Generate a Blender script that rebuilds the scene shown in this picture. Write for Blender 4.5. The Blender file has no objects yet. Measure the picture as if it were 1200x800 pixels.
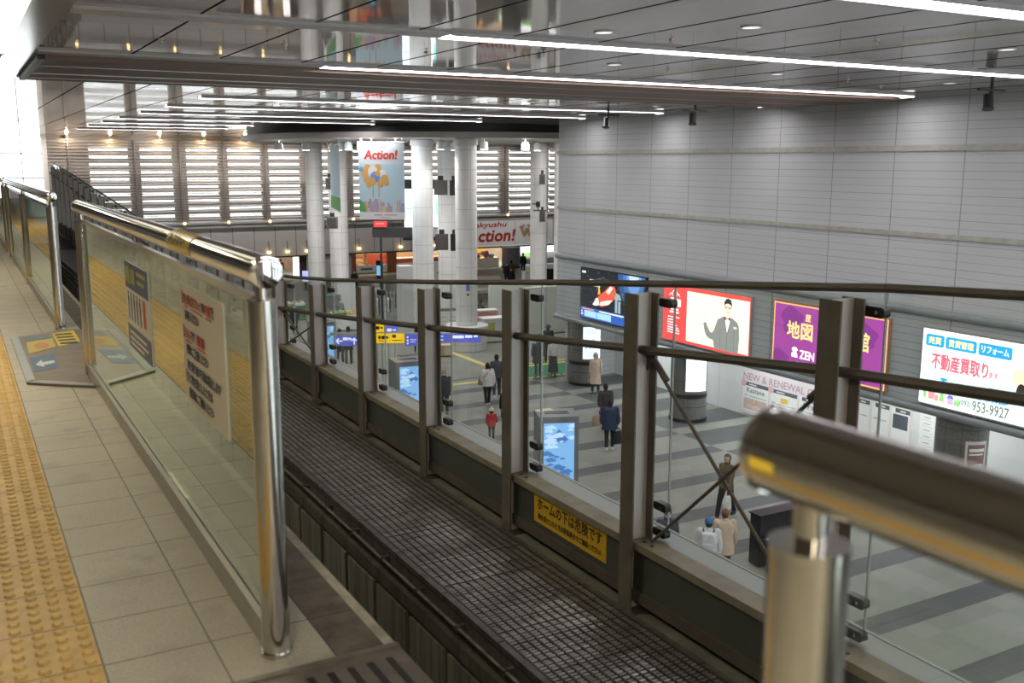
import bpy, bmesh, math, random
from mathutils import Vector, Matrix
random.seed(7)
SC = bpy.context.scene
COL = SC.collection
PI = math.pi

# ------------------------------------------------------------------ camera, world, exposure
cam_d = bpy.data.cameras.new('camera')
cam = bpy.data.objects.new('camera', cam_d)
COL.objects.link(cam)
SC.camera = cam
YAW, PITCH, ROLL = math.radians(29.242), math.radians(10.26), math.radians(.106)
_f = Vector((math.sin(YAW)*math.cos(PITCH), math.cos(YAW)*math.cos(PITCH), -math.sin(PITCH)))
_r = Vector((math.cos(YAW), -math.sin(YAW), 0))
_u = _r.cross(_f)
_r, _u = _r*math.cos(ROLL)+_u*math.sin(ROLL), -_r*math.sin(ROLL)+_u*math.cos(ROLL)
cam.matrix_world = Matrix(((_r.x, _u.x, -_f.x, 0), (_r.y, _u.y, -_f.y, 0), (_r.z, _u.z, -_f.z, 1.45), (0, 0, 0, 1)))
cam_d.sensor_width = 36.0
cam_d.lens = 1161.7/1200*36
cam_d.clip_end = 400
cam_d.clip_start = .05
cam_d.dof.use_dof = True
cam_d.dof.focus_distance = 13.0
cam_d.dof.aperture_fstop = 4.2

W = bpy.data.worlds.new('sky')
SC.world = W
W.use_nodes = True
_bg = W.node_tree.nodes['Background']
_bg.inputs[0].default_value = (.93, .97, 1, 1)
_bg.inputs[1].default_value = 3.2

SC.view_settings.view_transform = 'Standard'
SC.view_settings.look = 'None'
SC.view_settings.gamma = 1.0
SC.view_settings.use_curve_mapping = False
SC.view_settings.exposure = 0.0
SC.cycles.transparent_max_bounces = 24
SC.cycles.max_bounces = 10
SC.cycles.sample_clamp_indirect = 4.0
SC.cycles.caustics_reflective = False
SC.cycles.caustics_refractive = False
L_STRIP = 15.0          # radiance of the ceiling light strips
L_COVE = 1.2           # radiance of the platform light cove
L_SPOT = 170.0         # watts of each lamp under the round canopy
L_SIGN = 1.0           # strength of the backlit signs

# ------------------------------------------------------------------ materials
M = {}
def base_mat(name):
    m = bpy.data.materials.new(name)
    m.use_nodes = True
    return m, m.node_tree, m.node_tree.nodes['Principled BSDF']
def pm(name, col, rough=.5, metal=0., emit=0., noise=0., nscale=6., bump=0., bscale=40., spec=None, coat=0.):
    if name in M: return M[name]
    m, nt, b = base_mat(name)
    c4 = (*col, 1)
    b.inputs['Base Color'].default_value = c4
    b.inputs['Roughness'].default_value = rough
    b.inputs['Metallic'].default_value = metal
    if spec is not None: b.inputs['Specular IOR Level'].default_value = spec
    if coat: b.inputs['Coat Weight'].default_value = coat
    if emit:
        b.inputs['Emission Color'].default_value = c4
        b.inputs['Emission Strength'].default_value = emit
    if noise:
        tc = nt.nodes.new('ShaderNodeTexCoord'); n = nt.nodes.new('ShaderNodeTexNoise')
        n.inputs['Scale'].default_value = nscale; n.inputs['Detail'].default_value = 5
        r = nt.nodes.new('ShaderNodeValToRGB')
        r.color_ramp.elements[0].position = .3; r.color_ramp.elements[1].position = .7
        r.color_ramp.elements[0].color = (*[c*(1-noise) for c in col], 1)
        r.color_ramp.elements[1].color = (*[min(1, c*(1+noise)) for c in col], 1)
        nt.links.new(tc.outputs['Object'], n.inputs['Vector']); nt.links.new(n.outputs[0], r.inputs[0])
        nt.links.new(r.outputs[0], b.inputs['Base Color'])
    if bump:
        tc = nt.nodes.new('ShaderNodeTexCoord'); n = nt.nodes.new('ShaderNodeTexNoise'); bp = nt.nodes.new('ShaderNodeBump')
        n.inputs['Scale'].default_value = bscale; bp.inputs['Strength'].default_value = bump; bp.inputs['Distance'].default_value = .02
        nt.links.new(tc.outputs['Object'], n.inputs['Vector']); nt.links.new(n.outputs[0], bp.inputs['Height']); nt.links.new(bp.outputs[0], b.inputs['Normal'])
    M[name] = m
    return m
def em(name, col, s):
    if name in M: return M[name]
    m, nt, b = base_mat(name)
    b.inputs['Base Color'].default_value = (*[c*.8 for c in col], 1)
    b.inputs['Roughness'].default_value = .35
    b.inputs['Emission Color'].default_value = (*col, 1)
    b.inputs['Emission Strength'].default_value = s
    M[name] = m
    return m
class NT:
    """small node helper: scalar sockets"""
    def __init__(s, m): s.m, s.nt, s.b = m
    def node(s, t): return s.nt.nodes.new(t)
    def link(s, a, b): s.nt.links.new(a, b)
    def xyz(s, kind='Object'):
        tc = s.node('ShaderNodeTexCoord'); sp = s.node('ShaderNodeSeparateXYZ')
        s.link(tc.outputs[kind], sp.inputs[0]); return sp.outputs, tc.outputs[kind]
    def math(s, op, a, b=None):
        n = s.node('ShaderNodeMath'); n.operation = op
        for i, v in enumerate((a, b)):
            if v is None: continue
            if isinstance(v, (int, float)): n.inputs[i].default_value = v
            else: s.link(v, n.inputs[i])
        return n.outputs[0]
    def line(s, sock, period, width, off=0.):      # 1 on a line of the given width repeating every period
        a = s.math('SUBTRACT', sock, off - width/2)
        f = s.math('FRACT', s.math('DIVIDE', a, period))
        return s.math('LESS_THAN', f, width/period)
    def noise(s, vec, scale, detail=4, rough=.5):
        n = s.node('ShaderNodeTexNoise'); n.inputs['Scale'].default_value = scale; n.inputs['Detail'].default_value = detail
        n.inputs['Roughness'].default_value = rough
        s.link(vec, n.inputs['Vector']); return n.outputs[0]
    def ramp(s, sock, p0, p1, c0, c1):
        r = s.node('ShaderNodeValToRGB'); e = r.color_ramp.elements
        e[0].position, e[1].position = p0, p1
        e[0].color, e[1].color = (*c0, 1), (*c1, 1)
        s.link(sock, r.inputs[0]); return r.outputs[0]
    def mix(s, fac, a, b, mode='MIX'):
        n = s.node('ShaderNodeMix'); n.data_type = 'RGBA'; n.blend_type = mode
        for k, v in ((0, fac), (6, a), (7, b)):
            if isinstance(v, (int, float)): n.inputs[k].default_value = v
            elif isinstance(v, tuple): n.inputs[k].default_value = (*v, 1)
            else: s.link(v, n.inputs[k])
        return n.outputs[2]
    def col(s, sock): s.link(sock, s.b.inputs['Base Color'])
    def bump(s, h, strength, dist=.01):
        n = s.node('ShaderNodeBump'); n.inputs['Strength'].default_value = strength; n.inputs['Distance'].default_value = dist
        s.link(h, n.inputs['Height']); s.link(n.outputs[0], s.b.inputs['Normal'])
def glass_mat(name, tint=(.93, .97, .95), refl=1.0):
    m = bpy.data.materials.new(name); m.use_nodes = True; nt = m.node_tree
    nt.nodes.remove(nt.nodes['Principled BSDF'])
    out = nt.nodes['Material Output']
    tr = nt.nodes.new('ShaderNodeBsdfTransparent'); tr.inputs[0].default_value = (*tint, 1)
    gl = nt.nodes.new('ShaderNodeBsdfGlossy'); gl.inputs['Roughness'].default_value = .0; gl.inputs[0].default_value = (.95, 1, .97, 1)
    lw = nt.nodes.new('ShaderNodeLayerWeight'); lw.inputs[0].default_value = .5
    p = nt.nodes.new('ShaderNodeMath'); p.operation = 'POWER'; p.inputs[1].default_value = 5
    a = nt.nodes.new('ShaderNodeMath'); a.operation = 'MULTIPLY_ADD'; a.inputs[1].default_value = .96*refl; a.inputs[2].default_value = .04*refl
    mx = nt.nodes.new('ShaderNodeMixShader')
    nt.links.new(lw.outputs['Facing'], p.inputs[0]); nt.links.new(p.outputs[0], a.inputs[0]); nt.links.new(a.outputs[0], mx.inputs[0])
    nt.links.new(tr.outputs[0], mx.inputs[1]); nt.links.new(gl.outputs[0], mx.inputs[2]); nt.links.new(mx.outputs[0], out.inputs[0])
    M[name] = m
    return m

# surfaces of the place
n = NT(base_mat('platform_tile')); (X, Y, Z), v = n.xyz()
g = n.math('MAXIMUM', n.line(X, .3075, .006, .27), n.line(Y, .3075, .006, .155))
big = n.noise(v, 2.2, 6); fine = n.noise(v, 90, 2)
c = n.ramp(big, .3, .72, (.37, .335, .265), (.49, .455, .375))
c = n.mix(.35, c, n.ramp(fine, .35, .65, (.24, .22, .18), (.47, .43, .36)))
c = n.mix(n.ramp(n.noise(v, 5.5, 8), .56, .72, (0, 0, 0), (.5, .5, .5)), c, (.19, .16, .125))
n.col(n.mix(g, c, (.07, .06, .05))); n.b.inputs['Roughness'].default_value = .42; n.bump(n.math('ADD', fine, n.math('MULTIPLY', g, -2)), .25, .004); M['tile'] = n.m
n = NT(base_mat('edge_tile')); (X, Y, Z), v = n.xyz()
g = n.math('MAXIMUM', n.line(X, .3075, .006, .27), n.line(Y, .3075, .006, .155))
c = n.ramp(n.noise(v, 7, 8, .65), .32, .68, (.055, .040, .031), (.165, .132, .103))
n.col(n.mix(g, c, (.04, .035, .03))); n.b.inputs['Roughness'].default_value = .6; M['edge_tile'] = n.m
n = NT(base_mat('tactile_yellow')); (X, Y, Z), v = n.xyz()
g = n.math('MAXIMUM', n.line(X, .3075, .007, .27), n.line(Y, .3075, .007, .155))
c = n.ramp(n.noise(v, 14, 6), .3, .7, (.46, .285, .07), (.62, .40, .12))
n.col(n.mix(g, c, (.10, .07, .03))); n.b.inputs['Roughness'].default_value = .5; M['tactile'] = n.m
n = NT(base_mat('concourse_floor')); (X, Y, Z), v = n.xyz()
st = n.line(Y, 2.2, .64, 10.17)
st2 = n.line(Y, 2.2, 1.5, 11.27)
inner = n.math('GREATER_THAN', X, 20.6)
near = n.math('LESS_THAN', Y, 36.5)
sel = n.math('ADD', n.math('MULTIPLY', inner, st2), n.math('MULTIPLY', n.math('SUBTRACT', 1, inner), st))
sel = n.math('MULTIPLY', sel, near)
g = n.math('MAXIMUM', n.line(X, .62, .012), n.line(Y, .55, .012, .16))
bl = n.node('ShaderNodeTexBrick'); bl.inputs['Scale'].default_value = 1; bl.offset = 0
bl.inputs['Color1'].default_value = (.21, .22, .19, 1); bl.inputs['Color2'].default_value = (.255, .265, .23, 1); bl.inputs['Mortar'].default_value = (.23, .23, .21, 1)
bl.inputs['Brick Width'].default_value = .62; bl.inputs['Row Height'].default_value = .55; bl.inputs['Mortar Size'].default_value = .008
n.link(v, bl.inputs['Vector'])
c = n.mix(sel, bl.outputs[0], n.ramp(n.noise(v, .9, 3), .3, .7, (.075, .078, .082), (.10, .104, .108)))
n.col(n.mix(n.math('MULTIPLY', g, .25), c, (.2, .2, .19))); n.b.inputs['Roughness'].default_value = .5; n.b.inputs['Specular IOR Level'].default_value = .35; M['hall_floor'] = n.m
n = NT(base_mat('wall_panel')); (X, Y, Z), v = n.xyz()
h = n.line(Z, .2, .016, .05); hf = n.line(Z, .05, .012)
vl = n.line(Y, 2.08, .03, 15.96)
hb = n.line(Z, .6, .02, .05)
c = n.ramp(n.noise(v, .35, 3), .3, .7, (.545, .562, .575), (.60, .612, .625))
c = n.mix(n.math('MULTIPLY', hf, .12), c, (.25, .26, .28))
c = n.mix(n.math('MULTIPLY', h, .45), c, (.22, .23, .25))
c = n.mix(n.math('MULTIPLY', hb, .3), c, (.2, .2, .22))
c = n.mix(n.math('MULTIPLY', vl, .75), c, (.2, .21, .23))
n.col(c); n.b.inputs['Roughness'].default_value = .45; M['wall'] = n.m
n = NT(base_mat('ceiling_panel')); (X, Y, Z), v = n.xyz()
sx = n.line(X, 1.372, .03, 1.3); sy = n.line(Y, 1.225, .012, 12.4)
n.col(n.mix(sx, n.mix(n.math('MULTIPLY', sy, .35), (.60, .57, .565), (.70, .66, .65)), (.03, .03, .03)))
n.b.inputs['Roughness'].default_value = .04; n.b.inputs['Metallic'].default_value = .25; n.b.inputs['IOR'].default_value = 1.8
n.bump(n.noise(v, .55, 2), .05, .06); M['ceiling'] = n.m
n = NT(base_mat('column_stone')); (X, Y, Z), v = n.xyz()
ang = n.math('ARCTAN2', Y, X)
g = n.math('MAXIMUM', n.line(Z, .92, .022, .3), n.line(ang, PI/3, .03, .5))
c = n.ramp(n.noise(v, 1.4, 3), .3, .7, (.70, .695, .685), (.77, .765, .755))
n.col(n.mix(n.math('MULTIPLY', g, .7), c, (.33, .33, .33))); n.b.inputs['Roughness'].default_value = .4; M['column'] = n.m
n = NT(base_mat('dark_granite')); (X, Y, Z), v = n.xyz()
ang = n.math('ARCTAN2', Y, X)
g = n.math('MAXIMUM', n.line(Z, .9, .018, .55), n.line(ang, PI/5, .018))
c = n.ramp(n.noise(v, 30, 3), .35, .65, (.105, .105, .10), (.185, .185, .175))
n.col(n.mix(g, c, (.04, .04, .04))); n.b.inputs['Roughness'].default_value = .3; M['granite'] = n.m
n = NT(base_mat('rust_brown_steel')); (X, Y, Z), v = n.xyz()
c = n.ramp(n.noise(v, 5, 8, .7), .35, .72, (.085, .072, .058), (.13, .115, .098))
c = n.mix(n.ramp(n.noise(v, 11, 8, .7), .62, .7, (0, 0, 0), (1, 1, 1)), c, (.12, .055, .028))
n.col(c); n.b.inputs['Roughness'].default_value = .55; n.b.inputs['Metallic'].default_value = .2; M['rail_paint'] = n.m
n = NT(base_mat('post_steel')); (X, Y, Z), v = n.xyz()
c = n.ramp(n.noise(v, 3, 6, .6), .3, .7, (.50, .455, .445), (.56, .515, .505))
c = n.mix(n.ramp(n.noise(v, 9, 9, .75), .66, .74, (0, 0, 0), (.7, .7, .7)), c, (.10, .06, .04))
n.col(c); n.b.inputs['Roughness'].default_value = .45; n.b.inputs['Metallic'].default_value = .25; M['post'] = n.m
n = NT(base_mat('beam_concrete')); (X, Y, Z), v = n.xyz()
mp = n.node('ShaderNodeMapping'); mp.inputs['Scale'].default_value = (1, 1, .12); n.link(v, mp.inputs[0])
c = n.ramp(n.noise(mp.outputs[0], 7, 8, .7), .3, .72, (.035, .033, .027), (.115, .11, .09))
n.col(c); n.b.inputs['Roughness'].default_value = .8; M['concrete_dark'] = n.m
n = NT(base_mat('beam_patch')); (X, Y, Z), v = n.xyz()
mp = n.node('ShaderNodeMapping'); mp.inputs['Scale'].default_value = (1, 1, .06); n.link(v, mp.inputs[0])
n.col(n.ramp(n.noise(mp.outputs[0], 9, 8, .7), .35, .65, (.085, .082, .068), (.22, .213, .18))); n.b.inputs['Roughness'].default_value = .8; M['concrete_patch'] = n.m

pm('chrome', (.62, .60, .57), .09, 1.)
pm('lip_metal', (.33, .32, .29), .45, .6)
pm('brushed', (.60, .58, .55), .15, 1., noise=.06, nscale=30)
pm('mirror_cap', (.80, .78, .80), .05, 1.)
pm('steel_rail', (.27, .255, .23), .34, .7, noise=.1, nscale=20)
pm('mesh_steel', (.29, .28, .265), .34, .7, noise=.3, nscale=9)
pm('mesh_base', (.038, .036, .034), .5, .3)
pm('mesh_edge', (.12, .115, .105), .5, .5, noise=.35, nscale=12)
pm('lower_panel', (.050, .058, .053), .45, noise=.1, nscale=3)
pm('sill_pale', (.215, .255, .24), .4)
pm('flange_shade', (.135, .12, .098), .5, .15, noise=.2, nscale=6)  # brown deepened to carry the shade on the post flanges
pm('cap_olive', (.20, .178, .135), .55, noise=.2, nscale=7)
pm('ledge_green', (.17, .175, .14), .6, noise=.25, nscale=5)
pm('black', (.012, .012, .012), .4)
pm('black_plastic', (.02, .02, .021), .35)
pm('dark', (.03, .03, .03), .7)
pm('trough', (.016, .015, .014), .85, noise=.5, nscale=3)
pm('white', (.78, .78, .77), .5)
pm('white_wall', (.70, .71, .71), .42, noise=.03, nscale=.4)
pm('grey_strip', (.66, .62, .63), .4)
pm('fascia', (.66, .62, .59), .16, .6, bump=.05, bscale=1.2)
pm('brown_slat', (.27, .185, .15), .5)
pm('brown_back', (.12, .085, .07), .7)
pm('band_olive', (.43, .43, .38), .5, noise=.14, nscale=4)
pm('wall_trim', (.26, .29, .305), .4, .1)
pm('louver', (.56, .54, .53), .4)
pm('wall_low', (.47, .51, .525), .45, noise=.03, nscale=.5)
pm('louver_rod', (.20, .185, .175), .5)
pm('pier', (.36, .33, .315), .5)
pm('fascia_grey', (.42, .42, .43), .45, noise=.05, nscale=1)
pm('disc_dark', (.035, .035, .037), .5)
pm('disc_rim', (.45, .42, .40), .5)
pm('disc_under', (.68, .62, .61), .5)
pm('kiosk_grey', (.235, .25, .255), .4, .2)
pm('poster_white', (.72, .70, .63), .5)
pm('ink_blue', (.02, .03, .10), .5)
pm('ink_navy', (.05, .10, .22), .45)
pm('ink_red', (.62, .05, .03), .5)
pm('ink_black', (.02, .02, .02), .5)
pm('paint_yellow', (.80, .55, .05), .45)
pm('sign_yellow', (.62, .38, .02), .5)
pm('mat_green', (.05, .22, .12), .9, noise=.2, nscale=4)
pm('skin', (.60, .40, .30), .5)
pm('rubber', (.05, .05, .05), .6)
em('strip_light', (1, .955, .96), L_STRIP)
em('cove_light', (1, .98, .80), L_COVE)
em('platform_fill', (1, .88, .63), 30.0)
em('lamp_white', (1, .97, .92), 9.)
em('lamp_warm', (1, .66, .28), 6.)
glass_mat('glass', (.965, .985, .975))
glass_mat('fence_glass', (.81, .85, .78), 1.2)
# ------------------------------------------------------------------ mesh helpers
class Fr:
    """a local frame: origin, u (right), v (up), n (towards the viewer)"""
    def __init__(s, o, u, v):
        s.o, s.u, s.v = Vector(o), Vector(u).normalized(), Vector(v).normalized()
        s.n = s.u.cross(s.v)
    def __call__(s, a, b, c=0.): return s.o + s.u*a + s.v*b + s.n*c
def wall_fr(x, y, z): return Fr((x, y, z), (0, -1, 0), (0, 0, 1))     # on a plane facing -X, read from the platform
def back_fr(x, y, z): return Fr((x, y, z), (1, 0, 0), (0, 0, 1))      # on a plane facing -Y
WORLD = Fr((0, 0, 0), (1, 0, 0), (0, 1, 0))
class MB:
    def __init__(s): s.v, s.f = [], []
    def add(s, vs, fs):
        k = len(s.v); s.v += [Vector(p) for p in vs]; s.f += [tuple(i+k for i in f) for f in fs]; return s
    def box(s, x0, x1, y0, y1, z0, z1):
        return s.fbox(WORLD, x0, x1, y0, y1, z0, z1)
    def fbox(s, fr, a0, a1, b0, b1, c0, c1):
        p = [fr(a, b, c) for c in (c0, c1) for b in (b0, b1) for a in (a0, a1)]
        return s.add(p, [(0, 2, 3, 1), (4, 5, 7, 6), (0, 1, 5, 4), (2, 6, 7, 3), (0, 4, 6, 2), (1, 3, 7, 5)])
    def poly(s, fr, pts, c0, c1):           # prism over a 2-D outline (counter-clockwise)
        k = len(pts)
        p = [fr(a, b, c0) for a, b in pts]+[fr(a, b, c1) for a, b in pts]
        return s.add(p, [tuple(range(k-1, -1, -1)), tuple(range(k, 2*k))]+[(i, (i+1) % k, k+(i+1) % k, k+i) for i in range(k)])
    def face(s, fr, pts, c=0.):
        return s.add([fr(a, b, c) for a, b in pts], [tuple(range(len(pts)))])
    def tube(s, pts, r, k=12, caps=True):   # r: a number or one radius per point
        pts = [Vector(p) for p in pts]; m = len(pts)
        rs = r if isinstance(r, (list, tuple)) else [r]*m
        vs, fs = [], []; ref = None
        for i, p in enumerate(pts):
            t = (pts[min(i+1, m-1)]-pts[max(i-1, 0)]).normalized()
            if ref is None: ref = Vector((0, 0, 1)) if abs(t.z) < .9 else Vector((1, 0, 0))
            a = t.cross(ref).normalized(); b = t.cross(a).normalized(); ref = -b if b.dot(ref) < 0 else b
            q = rs[i] if isinstance(rs[i], tuple) else (rs[i], rs[i])
            for j in range(k):
                w = 2*PI*j/k; vs.append(p+a*math.cos(w)*q[0]+b*math.sin(w)*q[1])
        for i in range(m-1):
            for j in range(k):
                fs.append((i*k+j, i*k+(j+1) % k, (i+1)*k+(j+1) % k, (i+1)*k+j))
        if caps: fs += [tuple(range(k-1, -1, -1)), tuple((m-1)*k+j for j in range(k))]
        return s.add(vs, fs)
    def loft(s, rings, k=14, caps=True):    # rings: (x, y, z, rx, ry), horizontal ellipses
        vs, fs = [], []
        for (x, y, z, rx, ry) in rings:
            for j in range(k):
                w = 2*PI*j/k; vs.append((x+rx*math.cos(w), y+ry*math.sin(w), z))
        m = len(rings)
        for i in range(m-1):
            for j in range(k): fs.append((i*k+j, i*k+(j+1) % k, (i+1)*k+(j+1) % k, (i+1)*k+j))
        if caps: fs += [tuple(range(k-1, -1, -1)), tuple((m-1)*k+j for j in range(k))]
        return s.add(vs, fs)
    def cyl(s, x, y, z0, z1, r, k=32): return s.loft([(x, y, z0, r, r), (x, y, z1, r, r)], k)
    def ball(s, c, r, ku=12, kv=8, cut=None):
        r = r if isinstance(r, tuple) else (r, r, r); c = Vector(c); vs, fs = [], []
        for i in range(kv+1):
            t = PI*i/kv
            for j in range(ku):
                w = 2*PI*j/ku; vs.append(c+Vector((r[0]*math.sin(t)*math.cos(w), r[1]*math.sin(t)*math.sin(w), r[2]*math.cos(t))))
        for i in range(kv):
            for j in range(ku):
                f = (i*ku+j, (i+1)*ku+j, (i+1)*ku+(j+1) % ku, i*ku+(j+1) % ku)
                if cut and cut(sum((vs[q] for q in f), Vector())/4-c): continue
                fs.append(f)
        return s.add(vs, fs)
    def arc(s, cx, cy, r, a0, a1, z0, z1, th, k=14):     # a curved panel on a column
        vs, fs = [], []
        for i in range(k+1):
            a = a0+(a1-a0)*i/k
            for rr, z in ((r, z0), (r+th, z0), (r+th, z1), (r, z1)): vs.append((cx+rr*math.cos(a), cy+rr*math.sin(a), z))
        for i in range(k):
            for j in range(4): fs.append((i*4+j, i*4+(j+1) % 4, (i+1)*4+(j+1) % 4, (i+1)*4+j))
        fs += [(3, 2, 1, 0), (k*4, k*4+1, k*4+2, k*4+3)]
        return s.add(vs, fs)
    def ring(s, c, nrm, R, r, k=18, q=6):
        nrm = Vector(nrm).normalized(); a = nrm.orthogonal().normalized(); b = nrm.cross(a); c = Vector(c); vs, fs = [], []
        for i in range(k):
            w = 2*PI*i/k; d = a*math.cos(w)+b*math.sin(w)
            for j in range(q):
                t = 2*PI*j/q; vs.append(c+d*(R+r*math.cos(t))+nrm*r*math.sin(t))
        for i in range(k):
            for j in range(q): fs.append((i*q+j, i*q+(j+1) % q, ((i+1) % k)*q+(j+1) % q, ((i+1) % k)*q+j))
        return s.add(vs, fs)
ORI = {}
def mesh_of(name, mb, mat, o, smooth=35):
    me = bpy.data.meshes.new(name)
    me.from_pydata([tuple(p-o) for p in mb.v], [], mb.f)
    bm = bmesh.new(); bm.from_mesh(me); bmesh.ops.recalc_face_normals(bm, faces=bm.faces); bm.to_mesh(me); bm.free()
    if mat is not None: me.materials.append(M[mat] if isinstance(mat, str) else mat)
    if smooth and len(me.polygons):
        me.polygons.foreach_set('use_smooth', [True]*len(me.polygons)); me.set_sharp_from_angle(angle=math.radians(smooth))
    return me
def part(name, mb, mat, parent, label=None, smooth=35, bevel=0):
    o = ORI[parent.name]
    ob = bpy.data.objects.new(name, mesh_of(name, mb, mat, o, smooth))
    COL.objects.link(ob); ob.parent = parent; ORI[ob.name] = o
    if label: ob['label'] = label
    if bevel: bev(ob, bevel)
    return ob
def bev(ob, w):
    b = ob.modifiers.new('bevel', 'BEVEL'); b.width = w; b.segments = 2; b.limit_method = 'ANGLE'
def tag(o, label, cat, group=None):
    o['label'] = label; o['category'] = cat
    if group: o['group'] = group
    return o
def thing(name, loc, label, cat, group=None):
    o = bpy.data.objects.new(name, None); COL.objects.link(o); o.location = loc; o.empty_display_size = .2
    ORI[o.name] = Vector(loc)
    return tag(o, label, cat, group)
def solid(name, mb, mat, loc, label, cat, group=None, bevel=0, smooth=35):
    ob = bpy.data.objects.new(name, mesh_of(name, mb, mat, Vector(loc), smooth)); COL.objects.link(ob); ob.location = loc
    ORI[ob.name] = Vector(loc)
    if bevel: bev(ob, bevel)
    return tag(ob, label, cat, group)
def struct(name, mb, mat, loc=(0, 0, 0), smooth=35, parent=None):
    if parent is not None: return part(name, mb, mat, parent, smooth=smooth)
    ob = bpy.data.objects.new(name, mesh_of(name, mb, mat, Vector(loc), smooth)); COL.objects.link(ob); ob.location = loc
    ORI[ob.name] = Vector(loc); ob['kind'] = 'structure'
    return ob
def dup(root, loc, rotz=None, label=None, group=None):
    r = root.copy(); COL.objects.link(r); r.location = loc
    if rotz is not None: r.rotation_euler = (0, 0, rotz)
    if label: r['label'] = label
    if group: r['group'] = group
    for ch in list(root.children):
        c = ch.copy(); COL.objects.link(c); c.parent = r
        for g in ch.children:
            d = g.copy(); COL.objects.link(d); d.parent = c
    return r
_tc = {}
def text_mesh(body):
    """outline of a line of writing, scaled to 1 x 1"""
    if body in _tc: return _tc[body]
    cu = bpy.data.curves.new('writing', 'FONT'); cu.body = body; cu.resolution_u = 2
    ob = bpy.data.objects.new('writing', cu); COL.objects.link(ob)
    dg = bpy.context.evaluated_depsgraph_get(); dg.update()
    me = bpy.data.meshes.new_from_object(ob.evaluated_get(dg))
    vs = [v.co.copy() for v in me.vertices]; fs = [tuple(p.vertices) for p in me.polygons]
    bpy.data.objects.remove(ob); bpy.data.curves.remove(cu); bpy.data.meshes.remove(me)
    x0 = min(v.x for v in vs); x1 = max(v.x for v in vs); y0 = min(v.y for v in vs); y1 = max(v.y for v in vs)
    vs = [((v.x-x0)/(x1-x0), (v.y-y0)/(y1-y0)) for v in vs]
    _tc[body] = (vs, fs)
    return _tc[body]
def text_into(mb, fr, body, a, b, w, h, c=.004, shear=0., bold=0.):   # a, b: lower left corner on the frame
    vs, fs = text_mesh(body)
    offs = [(0, 0)] if not bold else [(-bold, 0), (bold, 0), (0, bold), (0, -bold)]
    for i, (p, q) in enumerate(offs):
        mb.add([fr(a+x*w+y*h*shear+p, b+y*h+q, c+i*.0006) for x, y in vs], fs)
    return mb
def write(parent, fr, body, a, b, w, h, mat, c=.004, shear=0., bold=0., label=None, name='lettering'):
    mb = MB(); text_into(mb, fr, body, a, b, w, h, c, shear, bold)
    return part(name, mb, mat, parent, label, smooth=0)
def rect(a, b, w, h): return [(a, b), (a+w, b), (a+w, b+h), (a, b+h)]
def rrect(a, b, w, h, r, k=4):
    out = []
    for cx, cy, s in ((a+w-r, b+r, -PI/2), (a+w-r, b+h-r, 0), (a+r, b+h-r, PI/2), (a+r, b+r, PI)):
        out += [(cx+r*math.cos(s+PI/2*i/k), cy+r*math.sin(s+PI/2*i/k)) for i in range(k+1)]
    return out
def disc2(a, b, ra, rb=None, k=18): return [(a+ra*math.cos(2*PI*i/k), b+(rb or ra)*math.sin(2*PI*i/k)) for i in range(k)]
# ------------------------------------------------------------------ the setting
ZF, ZC, XW, XR, YB = -7.5, 3.115, 21.5, 24.3, 76.0
# platform slab
struct('floor', MB().box(-8, .885, -14, 44, -.6, 0), 'tile')
struct('trim_1', MB().box(.885, 1.035, -14, 44, -.6, 0), 'edge_tile')
struct('trim_2', MB().box(1.035, 1.07, -14, 44, -.6, .0), pm('edge_nosing', (.36, .33, .27), .6, noise=.35, nscale=9))
# tactile paving with domes
mb = MB().box(-.345, .27, 1.0, 44, -.001, .004)
k = 8
for iy in range(0, 132):
    y0 = 1.077+iy*.3075
    for ix in range(2):
        for q in range(25 if iy < 60 else 0):
            cx, cy = -.345+ix*.3075+.031+.0615*(q % 5), y0+.031+.0615*(q//5)
            vs = [(cx+r*math.cos(2*PI*j/k), cy+r*math.sin(2*PI*j/k)*1.25, z) for r, z in ((.020, .004), (.0125, .0105)) for j in range(k)]
            mb.add(vs, [tuple(range(k, 2*k))]+[(j, (j+1) % k, k+(j+1) % k, k+j) for j in range(k)])
struct('floor_tactile_paving', mb, 'tactile', smooth=0)
# trough under the track and the outer edge of the viaduct
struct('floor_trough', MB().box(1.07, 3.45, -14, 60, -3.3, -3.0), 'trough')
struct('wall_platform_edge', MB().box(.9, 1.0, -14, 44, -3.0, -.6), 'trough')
struct('floor_viaduct', MB().box(-8, 3.86, -14, 60, -4.2, -3.3), 'concrete_dark')
mb = MB()
for i in range(-6, 32): mb.box(3.46, 3.86, -9+1.543*i+.004, -9+1.543*(i+1)-.004, -3.3, -1.34)
struct('trim_3', mb, 'ledge_green')
struct('trim_4', MB().box(3.66, 3.86, -14, 46, -1.34, -.875), 'sill_pale')
# concourse
struct('floor', MB().box(-8, 60, -14, YB+6, ZF-.3, ZF), 'hall_floor')
# right-hand wall with its ledges, colonnade and recess
struct('wall_right', MB().box(XW, XW+.4, -14, 34.57, -4.72, ZC+.3), 'wall')
struct('trim_5', MB().box(XW-.05, XW, -14, 34.6, 1.74, 1.89), 'band_olive')
struct('trim_6', MB().box(XW-.05, XW, -14, 34.6, -.42, -.29), 'band_olive')
mb = MB().box(XW-.015, XW, -14, 34.58, -4.7, -2.3)
struct('trim_17', mb, 'wall_low')
mb = MB()
for i in range(16): mb.box(XW-.018, XW-.014, 34.68-2.08*(i+1)-.012, 34.68-2.08*(i+1)+.012, -4.7, -2.3)
for i in range(12): mb.box(XW-.018, XW-.014, -14, 34.58, -4.55+.2*i, -4.54+.2*i)
struct('trim_18', mb, pm('joint_grey', (.16, .17, .18), .6))
struct('trim_7', MB().tube([(XW-.02, -14, -2.3), (XW-.02, 34.6, -2.3)], .12, 12), 'wall_trim')
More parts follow.
